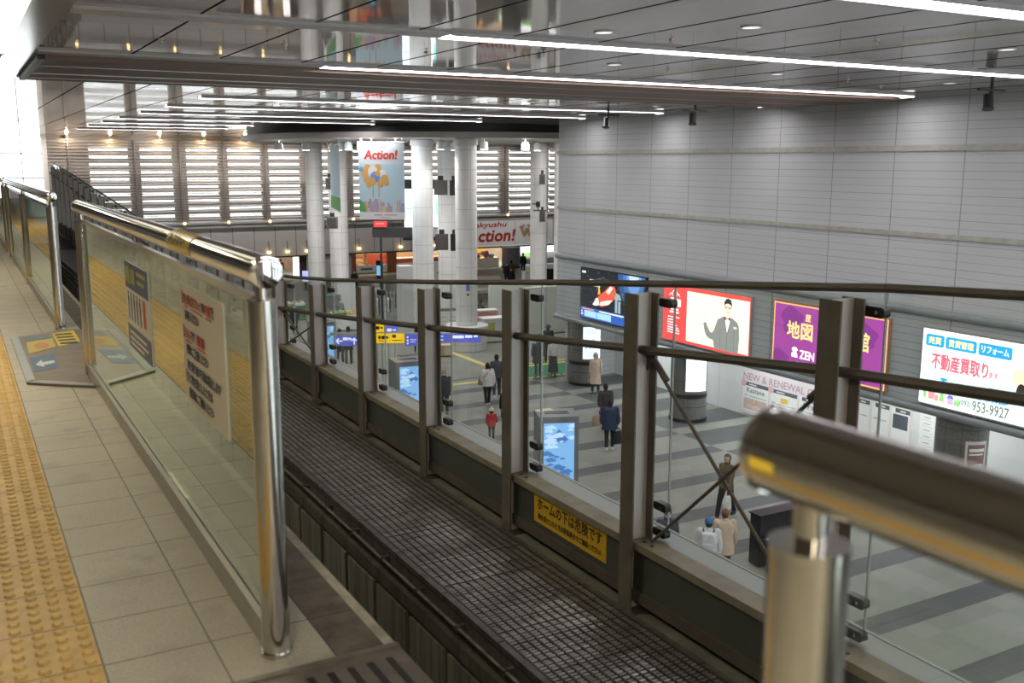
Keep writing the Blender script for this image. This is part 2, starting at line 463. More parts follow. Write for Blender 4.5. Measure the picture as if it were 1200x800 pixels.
struct('trim_8', MB().box(XW-.06, XW+.4, -14, 34.62, -4.92, -4.70).tube([(XW-.06, -14, -4.81), (XW-.06, 34.62, -4.81)], .11, 12), 'wall_trim')
struct('ceiling_colonnade', MB().box(XW+.4, XR+.2, -14, 34.57, -4.9, -4.72), 'white_wall')
n = NT(base_mat('recess_wall')); (X, Y, Z), v = n.xyz()
n.col(n.mix(n.line(Y, 2.08, .02, .6), (.70, .71, .71), (.45, .46, .46))); n.b.inputs['Roughness'].default_value = .4; M['recess'] = n.m
struct('wall_recess', MB().box(XR, XR+.2, -14, 34.57, ZF, -4.72), 'recess')
struct('wall_end', MB().box(XW+.4, 60, 34.37, 34.57, ZF, ZC), 'wall')
# rear, far left and far right closing walls
struct('wall_back_of_platform', MB().box(-8, 3, -10.3, -10, ZF, 5).box(3, 60, -10.3, -10, ZF, ZF+1.2).box(XW, 60, -10.3, -10, ZF, 5), pm('rear_wall', (.34, .31, .28), .6))
w = struct('window_15', MB().box(3, XW, -10.3, -10, ZC-.3, 5).box(3, 3.3, -10.3, -10, ZF, 5), 'white')  # unseen rear glazing, added to light the hall from behind the camera
m2 = MB()
for i in range(1, 7): m2.box(3+3.08*i-.35, 3+3.08*i+.35, -10.25, -10.1, ZF+1.2, ZC)
for z in (-4.2, -2.0, .4): m2.box(3, XW, -10.25, -10.1, z-.06, z+.06)
part('muntin', m2, 'pier', w)
part('pane', MB().box(3, XW, -10.08, -10.06, ZF+1.2, ZC), 'glass', w)
struct('wall_left', MB().box(-8.3, -8, -14, YB+6, ZF, 5), pm('left_wall', (.40, .37, .33), .6))
struct('wall_far_right', MB().box(60, 60.3, 34, YB+6, ZF, ZC), 'white_wall')
# ceilings
struct('ceiling', MB().box(1.3, 60, -14, YB+.4, ZC, ZC+.3), 'ceiling')
struct('trim_9', MB().box(.88, 1.295, -14, YB+.4, ZC-.02, ZC+.3), 'fascia')
struct('ceiling', MB().box(-8, .88, -14, YB+.4, ZC+.14, ZC+.44), pm('platform_ceiling', (.30, .285, .27), .5))
mb = MB().box(.22, .875, 4.5, 17.4, ZC-.06, ZC+.14)
cove = thing('cove_light', (.55, 3, ZC), 'long cream lit light cove along the platform ceiling edge', 'ceiling light')
part('diffuser', mb, 'cove_light', cove)
part('housing', MB().box(.15, .22, 4.4, 17.4, ZC-.07, ZC+.14).box(.15, .88, 17.4, 17.5, ZC-.07, ZC+.14), 'fascia_grey', cove)
# back wall: daylight windows behind horizontal louvers, grey fascia, shops below
piers = [(5.95, 8.55), (11.25, 11.95), (14.25, 15.15), (17.5, 18.15), (20.7, 21.25), (23.75, 24.75), (27.4, 28.0), (30.6, 31.3), (33.9, 34.6), (37.2, 37.8), (41.3, 42.2), (45.0, 46.2), (49, 50), (53, 60)]
mb = MB()
for a, b in piers: mb.box(a, b, YB, YB+.4, -2.95, ZC)
mb.box(5.95, 60, YB, YB+.4, -3.4, -2.95)
mb.box(5.95, 60, YB-.012, YB+.412, 2.5, ZC)
struct('wall_back', mb, 'pier')
for i in range(len(piers)-1):
    a, b = piers[i][1], piers[i+1][0]
    w = struct('window_%d' % (i+1), MB().box(a, a+.06, YB+.05, YB+.2, -2.95, ZC).box(b-.06, b, YB+.05, YB+.2, -2.95, ZC), 'louver')
    m2 = MB(); z = -2.75
    while z < 2.9:
        m2.fbox(Fr((a, YB-.1, z), (1, 0, 0), (0, -.45, -.9)), 0, b-a, -.19, .19, -.012, .012); z += .53
    part('louver', m2, 'louver', w)
    part('pane', MB().box(a, b, YB+.22, YB+.24, -2.95, ZC), 'glass', w)
mb = MB(); z = -2.9
while z < 2.95: mb.box(5.95, 55, YB-.42, YB-.38, z, z+.065); z += .2
for a, b in piers: mb.box((a+b)/2-.04, (a+b)/2+.04, YB-.4, YB-.02, -2.9, 2.95)
struct('trim_10', mb, 'louver_rod', smooth=0)
struct('trim_11', MB().box(5.95, 55, YB-.55, YB, -3.45, -2.98).box(5.95, 55, YB-.65, YB-.5, -3.14, -3.02), 'fascia_grey')
n = NT(base_mat('fascia_panels')); (X, Y, Z), v = n.xyz()
n.col(n.mix(n.line(X, 1.62, .05, .4), (.50, .50, .51), (.12, .12, .12))); n.b.inputs['Roughness'].default_value = .4; M['fascia_panels'] = n.m
struct('wall_fascia', MB().box(5.95, 36.3, YB-.35, YB, -5.75, -3.45).box(47, 60, YB-.35, YB, -5.75, -3.45), 'fascia_panels')
struct('trim_12', MB().box(5.95, 60, YB-.42, YB, -5.86, -5.75), 'dark')
# big bright window at the platform end
w = struct('window_14', MB().box(5.62, 5.95, YB-.1, YB+.3, -5, ZC).box(-2, -1.7, YB, YB+.3, -5, ZC).box(-2, 5.95, YB, YB+.3, -5, -4.6), 'white')
m2 = MB()
for x in (-.2, 1.6, 4.35): m2.box(x-.035, x+.035, YB+.02, YB+.12, -4.6, ZC)
for z in (-2.4, -1.05, .3, 1.95): m2.box(-1.7, 5.62, YB+.02, YB+.12, z-.05, z+.05)
part('muntin', m2, pm('pale_frame', (.55, .6, .66), .4), w)
part('pane', MB().box(-1.7, 5.62, YB+.14, YB+.16, -4.6, ZC), 'glass', w)
struct('wall_back_left', MB().box(-8, -2, YB, YB+.4, ZF, ZC+.5).box(-2, 5.95, YB, YB+.4, ZF, -5), 'pier')
# round canopy over the far hall
CX, CY, CR = 24.0, 50.0, 11.0
struct('ceiling_canopy', MB().cyl(CX, CY, 2.55, 2.6, CR-.05, 72), 'disc_under', (0, 0, 0))
mb = MB()
mb.arc(CX, CY, CR-.5, 0, 2*PI, 2.72, ZC, .18, 96)
struct('trim_13', mb, 'disc_dark')
struct('trim_14', MB().arc(CX, CY, CR-.3, 0, 2*PI, 2.5, 2.76, .3, 96), 'disc_rim')
# far lower ceiling over the shops behind
mb = MB()
for i in range(1, 15):
    for a, b in ((-14, 17.4), (22.2, YB)): mb.box(1.3+1.372*i-.013, 1.3+1.372*i+.013, a, b, ZC-.004, ZC)
struct('trim_16', mb, pm('joint_black', (.012, .012, .012), .9, spec=.05))
# ------------------------------------------------------------------ ceiling lights and slats
def ordinal(i): return ['first', 'second', 'third', 'fourth', 'fifth', 'sixth', 'seventh', 'eighth', 'ninth', 'tenth', 'eleventh', 'twelfth', 'thirteenth'][i]
strip_y = [-7.2, -2.3, 2.6, 7.3, 12.3, 17.25, 22.3, 27.2, 31.9, 36.7, 41.6, 46.4, 51.3, 56.2]
for i, y in enumerate(strip_y):
    xe = XW-.65 if y < 34 else CX-math.sqrt(max(0, CR*CR-(y-CY)**2))-.6 if abs(y-CY) < CR else 40
    if y > 36: xe = min(xe, 19)
    if y > 45: xe = 12.3
    vis = i-3
    lab = 'long white ceiling light strip, %s one counted from the camera' % ordinal(max(vis, 0)) if vis >= 0 else 'long white ceiling light strip above the platform behind the view'
    t = thing('ceiling_light_strip', (12, y, ZC), lab, 'ceiling light', 'white light strips across the ceiling')
    hw = .20
    x0 = 1.4 if i < 2 else 5.9
    part('diffuser', MB().box(x0, xe, y-hw, y+hw, ZC-.02, ZC-.005), 'strip_light', t)
    part('housing', MB().box(x0-.04, xe, y-hw-.03, y-hw, ZC-.05, ZC).box(x0-.04, xe+.03, y+hw, y+hw+.03, ZC-.05, ZC).box(xe, xe+.03, y-hw-.03, y+hw+.03, ZC-.09, ZC), 'grey_strip', t)
    if 4 <= i <= 6: part('blank_cover', MB().box(1.32, 5.86, y-.2, y+.2, ZC-.035, ZC), 'grey_strip', t, 'unlit pale grey cover at the left end')
# unseen lamps added to brighten the platform
for i, y in enumerate((-9, -4.5, -.2, 7.6, 14, 24)):
    t = thing('platform_fill', (-.6, y, ZC+.14), 'square fill lamp added over the platform, outside the picture', 'ceiling light', 'fill lamps added over the platform')
    part('diffuser', MB().box(-1.0, -.2, y-.6, y+.6, ZC+.08, ZC+.12), 'platform_fill', t)
    part('frame', MB().box(-1.05, -.15, y-.65, y+.65, ZC+.115, ZC+.14), 'grey_strip', t)
# brown slatted recess
t = thing('slatted_ceiling_panel', (11, 19.8, ZC), 'long brown slatted panel across the ceiling between two light strips', 'ceiling panel')
mb = MB(); y = 17.6
while y < 22.0: mb.box(1.45, XW-.02, y, y+.12, ZC-.10, ZC-.02); y += .2
part('slat', mb, 'brown_slat', t, smooth=0)
part('backing', MB().box(1.38, XW-.02, 17.5, 22.1, ZC-.018, ZC-.002), 'brown_back', t)
part('frame', MB().box(1.34, 1.45, 17.45, 22.12, ZC-.11, ZC), 'black', t)
part('trim', MB().box(1.45, XW-.02, 20.28, 20.34, ZC-.115, ZC-.10).box(1.45, XW-.02, 18.7, 18.73, ZC-.11, ZC-.10).box(1.45, XW-.02, 21.4, 21.43, ZC-.11, ZC-.10), pm('alu', (.5, .48, .46), .3, .8), t)
# downlights, sprinklers and camera-like spotlights under the ceiling
def downlight(x, y, first=[]):
    if first: return dup(first[0], (x, y, ZC))
    t = thing('downlight', (x, y, ZC), 'small round recessed downlight in the grey panelled ceiling', 'ceiling light', 'recessed downlights in the panelled ceiling')
    part('rim', MB().ring((x, y, ZC-.006), (0, 0, 1), .12, .016, 24), 'white', t)
    part('lens', MB().cyl(x, y, ZC-.012, ZC-.002, .11, 24), em('downlight', (1, .96, .9), 1.6), t)
    first.append(t); return t
for p in [(7.56, 11.08), (10.17, 14.57), (8.87, 9.76), (13.9, 14.52), (13.84, 9.71), (18.64, 14.35), (18.74, 24.6), (18.84, 29.4), (10, 24.6), (14.4, 24.6), (14.4, 29.4), (10, 29.4)]: downlight(*p)
first = None
for p in [(8.84, 11.3), (6.6, 14.5), (11.5, 14.8), (16.1, 14.8), (11.4, 10), (16, 10.3), (4.4, 14.6), (2.7, 14.7), (18.0, 15.6), (20.6, 11)]:
    if first: dup(first, (*p, ZC)); continue
    first = thing('sprinkler', (*p, ZC), 'tiny ceiling sprinkler head with a pinkish rim', 'sprinkler', 'sprinkler heads in the panelled ceiling')
    part('rose', MB().cyl(*p, ZC-.012, ZC, .045, 14), pm('pink_metal', (.75, .60, .52), .3, .5), first)
    part('head', MB().loft([(*p, ZC-.06, .028, .028), (*p, ZC-.05, .028, .028), (*p, ZC-.045, .01, .01), (*p, ZC-.012, .01, .01)], 10), 'pink_metal', first)
for i, (x, y) in enumerate([(18.59, 26.91), (19.12, 23.25), (19.01, 13.61)]):
    t = thing('ceiling_spotlight', (x, y, ZC), ['black spotlight under the ceiling, the farthest of three along the right wall', 'black spotlight under the ceiling beside the end of the brown slats', 'black spotlight under the ceiling nearest the right edge of the picture'][i], 'spotlight', 'black spotlights hanging from the ceiling')
    part('mount', MB().cyl(x, y, ZC-.16, ZC, .035, 12).box(x-.42, x+.42, y-.03, y+.03, ZC-.20, ZC-.16), 'black', t)
    part('yoke', MB().box(x-.03, x+.03, y-.03, y+.03, ZC-.32, ZC-.19).box(x-.15, x+.05, y-.02, y+.02, ZC-.34, ZC-.30), 'black', t)
    ax = Vector((-.25, -.25, -.93)).normalized()
    c = Vector((x-.08, y, ZC-.42))
    h = part('lamp_head', MB().tube([c-ax*.16, c-ax*.14, c+ax*.13, c+ax*.16], [.07, .10, .10, .12], 18), 'black', t)
    part('lens', MB().tube([c+ax*.155, c+ax*.165], .10, 18), 'black_plastic', h)
# hanging white lamps under the canopy
first = None
spots = [(15.3, 52.5), (16.0, 50.2), (17.4, 49.2), (17.2, 47.2), (17.9, 45.9), (18.6, 44.6), (19.2, 47.0), (17.0, 44.9), (20.3, 43.2), (22.3, 42.6), (24.4, 42.3), (22.0, 45.2), (26.2, 44.2), (14.4, 49.6), (18.3, 52.8)]
for x, y in spots:
    lp = Vector((x, y, 2.55))
    if first: dup(first, lp)
    else:
        first = thing('canopy_lamp', lp, 'short white cylinder lamp hanging under the round canopy', 'spotlight', 'white lamps under the round canopy')
        part('stem', MB().cyl(x, y, 2.4, 2.55, .03, 10).cyl(x, y, 2.53, 2.55, .14, 18), 'white', first)
        part('shade', MB().loft([(x, y, 2.03, .2, .2), (x, y, 2.06, .21, .21), (x, y, 2.3, .19, .19), (x, y, 2.4, .14, .14)], 20), 'white', first)
        part('bulb', MB().cyl(x, y, 2.015, 2.028, .17, 18), 'lamp_white', first)
for i, (x, y) in enumerate(spots):
    if i % 2: continue
    ld = bpy.data.lights.new('canopy_lamp_light', 'SPOT'); ld.energy = L_SPOT*2; ld.spot_size = math.radians(150); ld.spot_blend = .6; ld.shadow_soft_size = .2
    ld.color = (1, .96, .92)
    lo = bpy.data.objects.new('canopy_lamp_light', ld); COL.objects.link(lo); lo.location = (x, y, 1.98)
for x in (-.5, 4.2, 8.0, 12.6, 16.3, 19.4, 22.5, 26, 31, 36, 41, 46):      # spots without fixtures, added to brighten the louvers
    ld = bpy.data.lights.new('louver_fill', 'SPOT'); ld.energy = 620; ld.spot_size = math.radians(110); ld.spot_blend = .8; ld.shadow_soft_size = .15; ld.color = (1, .90, .80)
    lo = bpy.data.objects.new('louver_fill', ld); COL.objects.link(lo); lo.location = (x, YB-4.0, ZC-.75 if x > 14 else ZC-.1)
    lo.rotation_euler = (math.radians(52), 0, 0)
first = None
for x in (7.2, 10.0, 13.3, 16.4, 19.4):      # warm lamps at the top of the louvers
    if first: dup(first, (x, YB-.75, ZC))
    else:
        first = thing('louver_lamp', (x, YB-.75, ZC), 'small warm ceiling lamp right before the top of the louvers', 'ceiling light', 'warm ceiling lamps before the louvers')
        part('can', MB().cyl(x, YB-.75, ZC-.16, ZC, .11, 14), 'white', first)
        part('bulb', MB().cyl(x, YB-.75, ZC-.175, ZC-.16, .10, 14), 'lamp_warm', first)
    ld = bpy.data.lights.new('louver_lamp_light', 'POINT'); ld.energy = 45; ld.shadow_soft_size = .1; ld.color = (1, .72, .42)
    lo = bpy.data.objects.new('louver_lamp_light', ld); COL.objects.link(lo); lo.location = (x, YB-.75, ZC-.3)
for x, y in ((17.5, 44.6), (24, 41.5), (24, 52.5), (30, 46), (15.6, 53)):      # area lights added under the canopy to brighten columns and far hall
    ld = bpy.data.lights.new('canopy_fill', 'AREA'); ld.shape = 'SQUARE'; ld.size = 3.0; ld.energy = 230; ld.color = (1, .97, .95)
    lo = bpy.data.objects.new('canopy_fill', ld); COL.objects.link(lo); lo.location = (x, y, 2.52)
for y in (6, 12, 18, 24, 30):      # area lights without fixtures, added to brighten the white recess
    ld = bpy.data.lights.new('colonnade_fill', 'AREA'); ld.shape = 'RECTANGLE'; ld.size = .5; ld.size_y = 4.5; ld.energy = 110; ld.color = (.97, .99, 1)
    lo = bpy.data.objects.new('colonnade_fill', ld); COL.objects.link(lo); lo.location = (XW+1.5, y, -4.93)
# small warm wall lamps on the back wall fascia
first = None
for i, x in enumerate([8.3, 11.6, 14.7, 17.9, 21.0, 24.25, 27.7, 30.95, 41.75, 45.6]):
    p = (x, YB-.66, -3.2)
    if first: dup(first, p); continue
    first = thing('wall_lamp', p, 'small warm glowing lamp at the foot of a louver pier', 'wall lamp', 'warm lamps along the top of the back fascia')
    part('body', MB().box(x-.10, x+.10, YB-.72, YB-.6, -3.24, -3.10), 'pier', first)
    part('bulb', MB().ball((x, YB-.70, -3.02), .10), 'lamp_warm', first)
first = None
for i, x in enumerate([17.6, 20.9, 22.35, 23.9, 28.2, 31.8, 34.9]):
    p = (x, YB-.5, -5.4)
    if first: dup(first, p); continue
    first = thing('shopfront_lamp', p, 'small warm spotlight on a stalk above the shop fronts', 'wall lamp', 'warm lamps on stalks above the shops')
    part('stalk', MB().tube([(x, YB-.36, -4.6), (x, YB-.5, -4.7), (x, YB-.5, -5.35)], .025, 8), 'dark', first)
    part('bulb', MB().ball((x, YB-.5, -5.42), (.16, .12, .09)), 'lamp_warm', first)
# ------------------------------------------------------------------ columns
for lab, x, y, r, plinth in [
    ('round white column carrying a small blue notice, standing on a wide round base', 21.32, 42.58, .52, 1),
    ('round white column left of the column with the blue notice', 20.29, 45.33, .52, 0),
    ('round white column half hidden behind the pair with dark speaker boxes', 22.88, 47.89, .52, 0),
    ('round white column farther back beside the one at the end of the grey wall', 29.66, 49.82, .5, 0),
    ('round white column just left of the end of the grey wall', 29.83+.75, 48.58, .55, 0),
    ('round white column farthest left, before the louvered windows', 18.64, 57.13, .5, 0),
    ('round white column behind the narrow edge-on banner', 19.5, 55.5, .53, 0)]:
    t = thing('column', (x, y, ZF), lab, 'column')
    part('shaft', MB().cyl(x, y, ZF, 2.6 if (x-CX)**2+(y-CY)**2 < CR*CR else ZC, r, 40), 'column', t)
    part('collar', MB().loft([(x, y, 2.2, r+.02, r+.02), (x, y, 2.26, r+.06, r+.06), (x, y, 2.5, r+.06, r+.06)], 40), 'grey_strip', t)
    if plinth:
        part('base', MB().loft([(x, y, ZF, .98, .98), (x, y, ZF+1.05, .98, .98), (x, y, ZF+1.1, 1.04, 1.04), (x, y, ZF+1.17, 1.04, 1.04)], 40), 'column', t)
    else:
        part('base', MB().loft([(x, y, ZF, r+.05, r+.05), (x, y, ZF+.14, r+.05, r+.05), (x, y, ZF+.16, r, r)], 40), 'granite', t)
x, y = 21.32, 42.58
a0 = math.atan2(-y, -x)+.12
t = solid('column_notice', MB().arc(x, y, .522, a0-.2, a0+.2, -4.95, -4.15, .008), 'white', (x, y, -4.5), 'small white and blue notice on the round column with the wide base', 'notice')
part('print', MB().arc(x, y, .531, a0-.17, a0+.17, -4.62, -4.2, .003), pm('notice_blue', (.08, .22, .55), .5), t)
part('arrow', MB().arc(x, y, .531, a0-.10, a0+.10, -4.85, -4.74, .003), 'ink_black', t)
dcol = [('dark granite column at the far end of the colonnade, with a blue and white lit panel', 22.12, 33.35), ('dark granite column in the middle of the colonnade, with a glowing white panel', 22.12, 26.75), ('dark granite column nearest the right edge, with a brown poster', 22.12, 15.85)]
for i, (lab, x, y) in enumerate(dcol):
    t = thing('granite_column', (x, y, ZF), lab, 'column', 'dark columns of the colonnade')
    part('shaft', MB().cyl(x, y, ZF+.1, -4.72, .64, 40), 'granite', t)
    part('band', MB().cyl(x, y, ZF+.86, ZF+1.0, .655, 40), 'black', t)
    part('base', MB().cyl(x, y, ZF, ZF+.12, .67, 40), 'black', t)
    a = math.atan2(-y, -x) + (.42 if i < 2 else .3)
    if i < 2:
        p = thing('column_light_panel', (x, y, -6), ['curved lit panel of blue and white charts on the far dark column', 'curved glowing white panel on the middle dark column'][i], 'sign')
        part('case', MB().arc(x, y, .65, a-.62, a+.62, -6.42, -5.0, .05), 'kiosk_grey', p)
        part('screen', MB().arc(x, y, .702, a-.56, a+.56, -6.36, -5.06, .006), em('panel_glow%d' % i, [(.80, .90, 1), (.88, .96, 1)][i], 1.35), p)
        mb = MB()
        if i == 0:
            for q in range(4): mb.arc(x, y, .71, a-.45+q*.22, a-.30+q*.22, -5.95, -5.95+.2+.1*(q % 3), .003)
            for z in (-5.2, -5.3, -6.1, -6.2, -6.28): mb.arc(x, y, .71, a-.4, a+.35, z, z+.03, .003)
            part('print', mb, em('panel_blue', (.25, .55, .9), .9), p)
            part('heading', MB().arc(x, y, .712, a+.1, a+.5, -5.2, -5.1, .003), em('panel_red', (.9, .5, .55), .9), p)
        else:
            mb.arc(x, y, .71, a-.1, a+.35, -6.1, -6.04, .003).arc(x, y, .71, a-.1, a+.2, -6.2, -6.16, .003)
            part('print', mb, em('panel_teal', (.55, .85, .9), 1.1), p)
    else:
        p = thing('column_poster', (x, y, -6), 'brown poster in a pale frame on the dark column near the right edge', 'poster')
        a += .28
        part('frame', MB().arc(x, y, .65, a-.42, a+.42, -7.0, -5.42, .03), 'grey_strip', p)
        part('print', MB().arc(x, y, .682, a-.34, a+.34, -6.95, -5.5, .006), pm('poster_brown', (.22, .13, .115), .5), p)
        mb = MB(); mb.arc(x, y, .69, a-.28, a+.30, -5.68, -5.60, .003).arc(x, y, .69, a-.28, a+.26, -5.77, -5.73, .003)
        for q, (c, z, w_, h_) in enumerate([(.02, -6.2, .30, .30)]):
            mb.arc(x, y, .69, a+c-.05, a+c-.01, z-.1, z+.2, .003).arc(x, y, .69, a+c+.2, a+c+.25, z-.1, z+.2, .003)
            mb.arc(x, y, .69, a+c-.05, a+c+.25, z+.17, z+.2, .003).arc(x, y, .69, a+c-.05, a+c+.25, z-.1, z-.07, .003).arc(x, y, .69, a+c+.0, a+c+.2, z+.03, z+.07, .003).arc(x, y, .69, a+c+.08, a+c+.12, z-.06, z+.16, .003)
        part('lettering', mb, 'white', p)
# ------------------------------------------------------------------ platform fences
FX = .735
def fence(y0, y1, label, far_post=True, posts=None, rings=True):
    """chrome handrail on round posts with a glass panel; y0 is the end nearest the camera"""
    t = thing('platform_fence', (FX, (y0+y1)/2, 0), label, 'fence', 'glass platform fences with chrome handrails')
    hr = part('handrail', MB().tube([(FX, y0, 1.152), (FX, y1, 1.152)], .045, 28), 'chrome', t)
    mb = MB()
    for yy, s in ((y0, -1), (y1, 1)):
        part('end_cap', MB().tube([(FX, yy-s*.004, 1.152), (FX, yy+s*.004, 1.152), (FX, yy+s*.0062, 1.152), (FX, yy+s*.0082, 1.152), (FX, yy+s*.0093, 1.152)], [.0468, .0468, .040, .026, .008], 32), 'mirror_cap', t, 'polished disc closing the handrail end', smooth=60)
    for y in (posts or [y0+.05, y1-.06]):
        mb = MB().tube([(FX, y, 0), (FX, y, 1.06)], .0415, 28)
        p = part('post', mb, 'brushed', t)
        part('collar', MB().tube([(FX, y, 1.06), (FX, y, 1.068)], .0425, 28).tube([(FX, y, 1.066), (FX, y, 1.115)], .018, 16), 'chrome', p)
        part('foot', MB().tube([(FX, y, 0), (FX, y, .012)], .047, 28), 'brushed', p)
        if rings:
            sgn = 1 if y < (y0+y1)/2 else -1
            mb = MB()
            for z in (.45, .98): mb.ring((FX, y+sgn*.062, z), (1, 0, 0), .026, .0045, 20)
            part('ring', mb, 'chrome', p)
    part('glass_panel', MB().box(FX-.005, FX+.005, y0+.11, y1-.12, .085, 1.06), 'fence_glass' if rings else 'glass', t)
    mb = MB().box(FX-.028, FX+.028, y0+.09, y1-.09, 0, .080)
    br = part('bottom_rail', mb, 'steel_rail', t)
    part('rail_lip', MB().box(FX-.029, FX-.008, y0+.088, y1-.088, .080, .088), 'lip_metal', br)
    part('rail_lip', MB().box(FX+.008, FX+.029, y0+.088, y1-.088, .080, .088), 'lip_metal', br)
    if rings: part('top_clip', MB().box(FX-.012, FX+.012, y0+.11, y1-.12, 1.05, 1.075), 'brushed', t)
    return t
fence(2.70, 7.26, 'glass fence with two notices hung on it and a polished handrail end', posts=[2.755, 7.2])
fence(-3.2, .745, 'blurred fence closest to the camera, its thick handrail crossing the lower right corner', posts=[.690, -3.1], rings=False)
fence(9.36, 17.1, 'glass fence beyond the gap with the sticker-covered floor plate', posts=[9.42, 13.2, 17.05])
fence(18.0, 26.0, 'glass fence farthest along the platform edge', posts=[18.05, 22, 25.95])
# yellow sticker on the handrail, a second on the near rail
t = thing('handrail_sticker', (FX, 3.69, 1.152), 'yellow sticker wrapped on the chrome handrail above the white notice', 'sticker')
def rail_band(y0, y1, a0, a1, r):
    vs, fs = [], []; k = 10
    for y in (y0, y1):
        for i in range(k+1):
            a = a0+(a1-a0)*i/k; vs.append((FX+r*math.cos(a), y, 1.152+r*math.sin(a)))
    return MB().add(vs, [(i, i+1, k+2+i, k+1+i) for i in range(k)])
part('band', rail_band(3.49, 3.90, PI*.45, PI*1.18, .0462), pm('sticker_orange', (.65, .36, .05), .3), t)
part('label', rail_band(3.51, 3.88, PI*.52, PI*1.12, .0466), pm('sticker_yellow', (.80, .60, .06), .3, coat=.4), t)
a = PI*.84; fr = Fr((FX+.0470*math.cos(a), 3.86, 1.152+.0470*math.sin(a)), (0, -1, 0), (math.cos(a-PI/2), 0, math.sin(a-PI/2)))
write(t, fr, 'あぶない', .03, -.018, .27, .034, 'ink_black', c=.003, bold=.001)
t = thing('handrail_sticker', (FX, .70, 1.152), 'narrow yellow sticker at the end of the blurred near handrail', 'sticker')
part('label', rail_band(.70, .735, PI*.98, PI*1.06, .0458), 'sticker_yellow', t)
# notices on the fence glass
def board(name, fr, w, h, d, mat, label, cat, group=None, frame=None, fw=.05):
    c = fr(w/2, h/2)
    t = thing(name, c, label, cat, group)
    part('board', MB().fbox(fr, 0, w, 0, h, 0, d), mat, t)
    if frame:
        part('frame', MB().fbox(fr, -fw, 0, -fw, h+fw, 0, d+.03).fbox(fr, w, w+fw, -fw, h+fw, 0, d+.03).fbox(fr, 0, w, -fw, 0, 0, d+.03).fbox(fr, 0, w, h, h+fw, 0, d+.03), frame, t)
    return t
fr = wall_fr(FX-.0052, 3.875, .545)
t = thing('notice_board', fr(.34, .22), 'white notice with red and navy lines hung on the near fence glass', 'notice')
part('board', MB().poly(fr, rrect(0, 0, .685, .455, .012), 0, .004), 'poster_white', t)
ROW = [(.385, [('■', 'ink_blue', .012, .022), ('黄色', 'ink_red', .07, 0), ('の', 'ink_blue', .03, 0), ('点字ブロック', 'ink_red', .20, 0), ('の', 'ink_blue', .03, 0), ('内側', 'ink_red', .085, 0), ('で', 'ink_blue', .04, 0)]),
       (.325, [('お待ちください', 'ink_blue', .24, .075)]),
       (.255, [('■', 'ink_blue', .012, .022), ('きけん', 'ink_red', .10, 0), ('です', 'ink_blue', .065, 0), (' ', None, .02, 0), ('厳禁', 'ink_red', .13, 0)]),
       (.195, [('柵際にご注意ください', 'ink_blue', .36, .075)]),
       (.135, [('身を乗り出す行為は禁止します', 'ink_blue', .53, .075)]),
       (.083, [('■', 'ink_blue', .012, .022), ('下に物を落としたときは', 'ink_blue', .42, .0)]),
       (.028, [('駅係員にご連絡ください', 'ink_blue', .40, .085)])]
for y, segs in ROW:
    x = .03
    for s, mt, w, ind in segs:
        if ind > .05: x += ind-.03
        if mt is None: x += w; continue
        if s == '■':
            part('bullet', MB().fbox(fr, x, x+.012, y-.004, y+.044, .004, .0055), mt, t); x += .03; continue
        write(t, fr, s, x, y, w, .040, mt, c=.0055, bold=.0012)
        if mt == 'ink_red': part('underline', MB().fbox(fr, x, x+w, y-.013, y-.008, .004, .0055), mt, t)
        x += w+.008
fr = wall_fr(FX-.0052, 5.275, .535)
t = thing('notice_board', fr(.33, .2), 'navy and white notice of small figures, farther along the fence glass', 'notice')
part('board', MB().poly(fr, rrect(0, 0, .665, .43, .012), 0, .004), 'poster_white', t)
part('heading', MB().fbox(fr, 0, .665, .30, .43, .004, .005), 'ink_navy', t)
part('footer', MB().fbox(fr, 0, .665, 0, .115, .004, .005), 'ink_navy', t)
write(t, fr, '乗車', .04, .325, .28, .085, pm('heading_yellow', (.42, .42, .13), .5), c=.0065, bold=.004)
mb = MB()
for yy, ww in ((.385, .25), (.345, .2)): mb.fbox(fr, .36, .36+ww, yy, yy+.018, .005, .006)
part('lettering', mb, 'heading_yellow', t)
mb = MB()
for i in range(5):
    x = .06+.085*i
    mb.poly(fr, disc2(x+.012, .275, .011, .011, 10), .004, .0055).poly(fr, [(x, .19), (x+.024, .19), (x+.028, .262), (x-.004, .262)], .004, .0055).fbox(fr, x+.002, x+.010, .145, .19, .004, .0055).fbox(fr, x+.014, x+.022, .145, .19, .004, .0055)
part('pictogram', mb, 'ink_blue', t)
part('red_strip', MB().fbox(fr, .50, .56, .155, .285, .004, .0055), 'ink_red', t)
mb = MB()
for yy, ww in ((.075, .48), (.045, .52), (.018, .4)): mb.fbox(fr, .06, .06+ww, yy, yy+.014, .005, .006)
for i in range(5): mb.fbox(fr, .05+.085*i, .1+.085*i, .128, .133, .004, .0055)
part('small_print', mb, 'poster_white', t)
# floor plate in the gap with its stickers
t = thing('floor_plate', (.6, 8, 0), 'flat brown floor plate with metal edges in the gap between the fences', 'floor plate')
P = [(.325, 7.12), (.70, 6.80), (.76, 7.30), (.90, 8.6), (.90, 9.2), (.76, 9.30), (.325, 9.04)]
fr = Fr((0, 0, 0), (1, 0, 0), (0, 1, 0))
part('plate', MB().poly(fr, P, 0.0045, .016), pm('plate_brown', (.20, .165, .13), .38, .2, noise=.2, nscale=6), t)
def edge_strip(p, q, w): 
    d = (Vector(q)-Vector(p)).normalized(); nn = Vector((-d.y, d.x))
    return [(p[0], p[1]), (q[0], q[1]), (q[0]+nn.x*w, q[1]+nn.y*w), (p[0]+nn.x*w, p[1]+nn.y*w)]
part('edge_strip', MB().poly(fr, [(.325, 7.12), (.38, 7.14), (.38, 9.04), (.325, 9.04)], .0165, .02), pm('edge_alu', (.55, .58, .58), .3, .8), t)
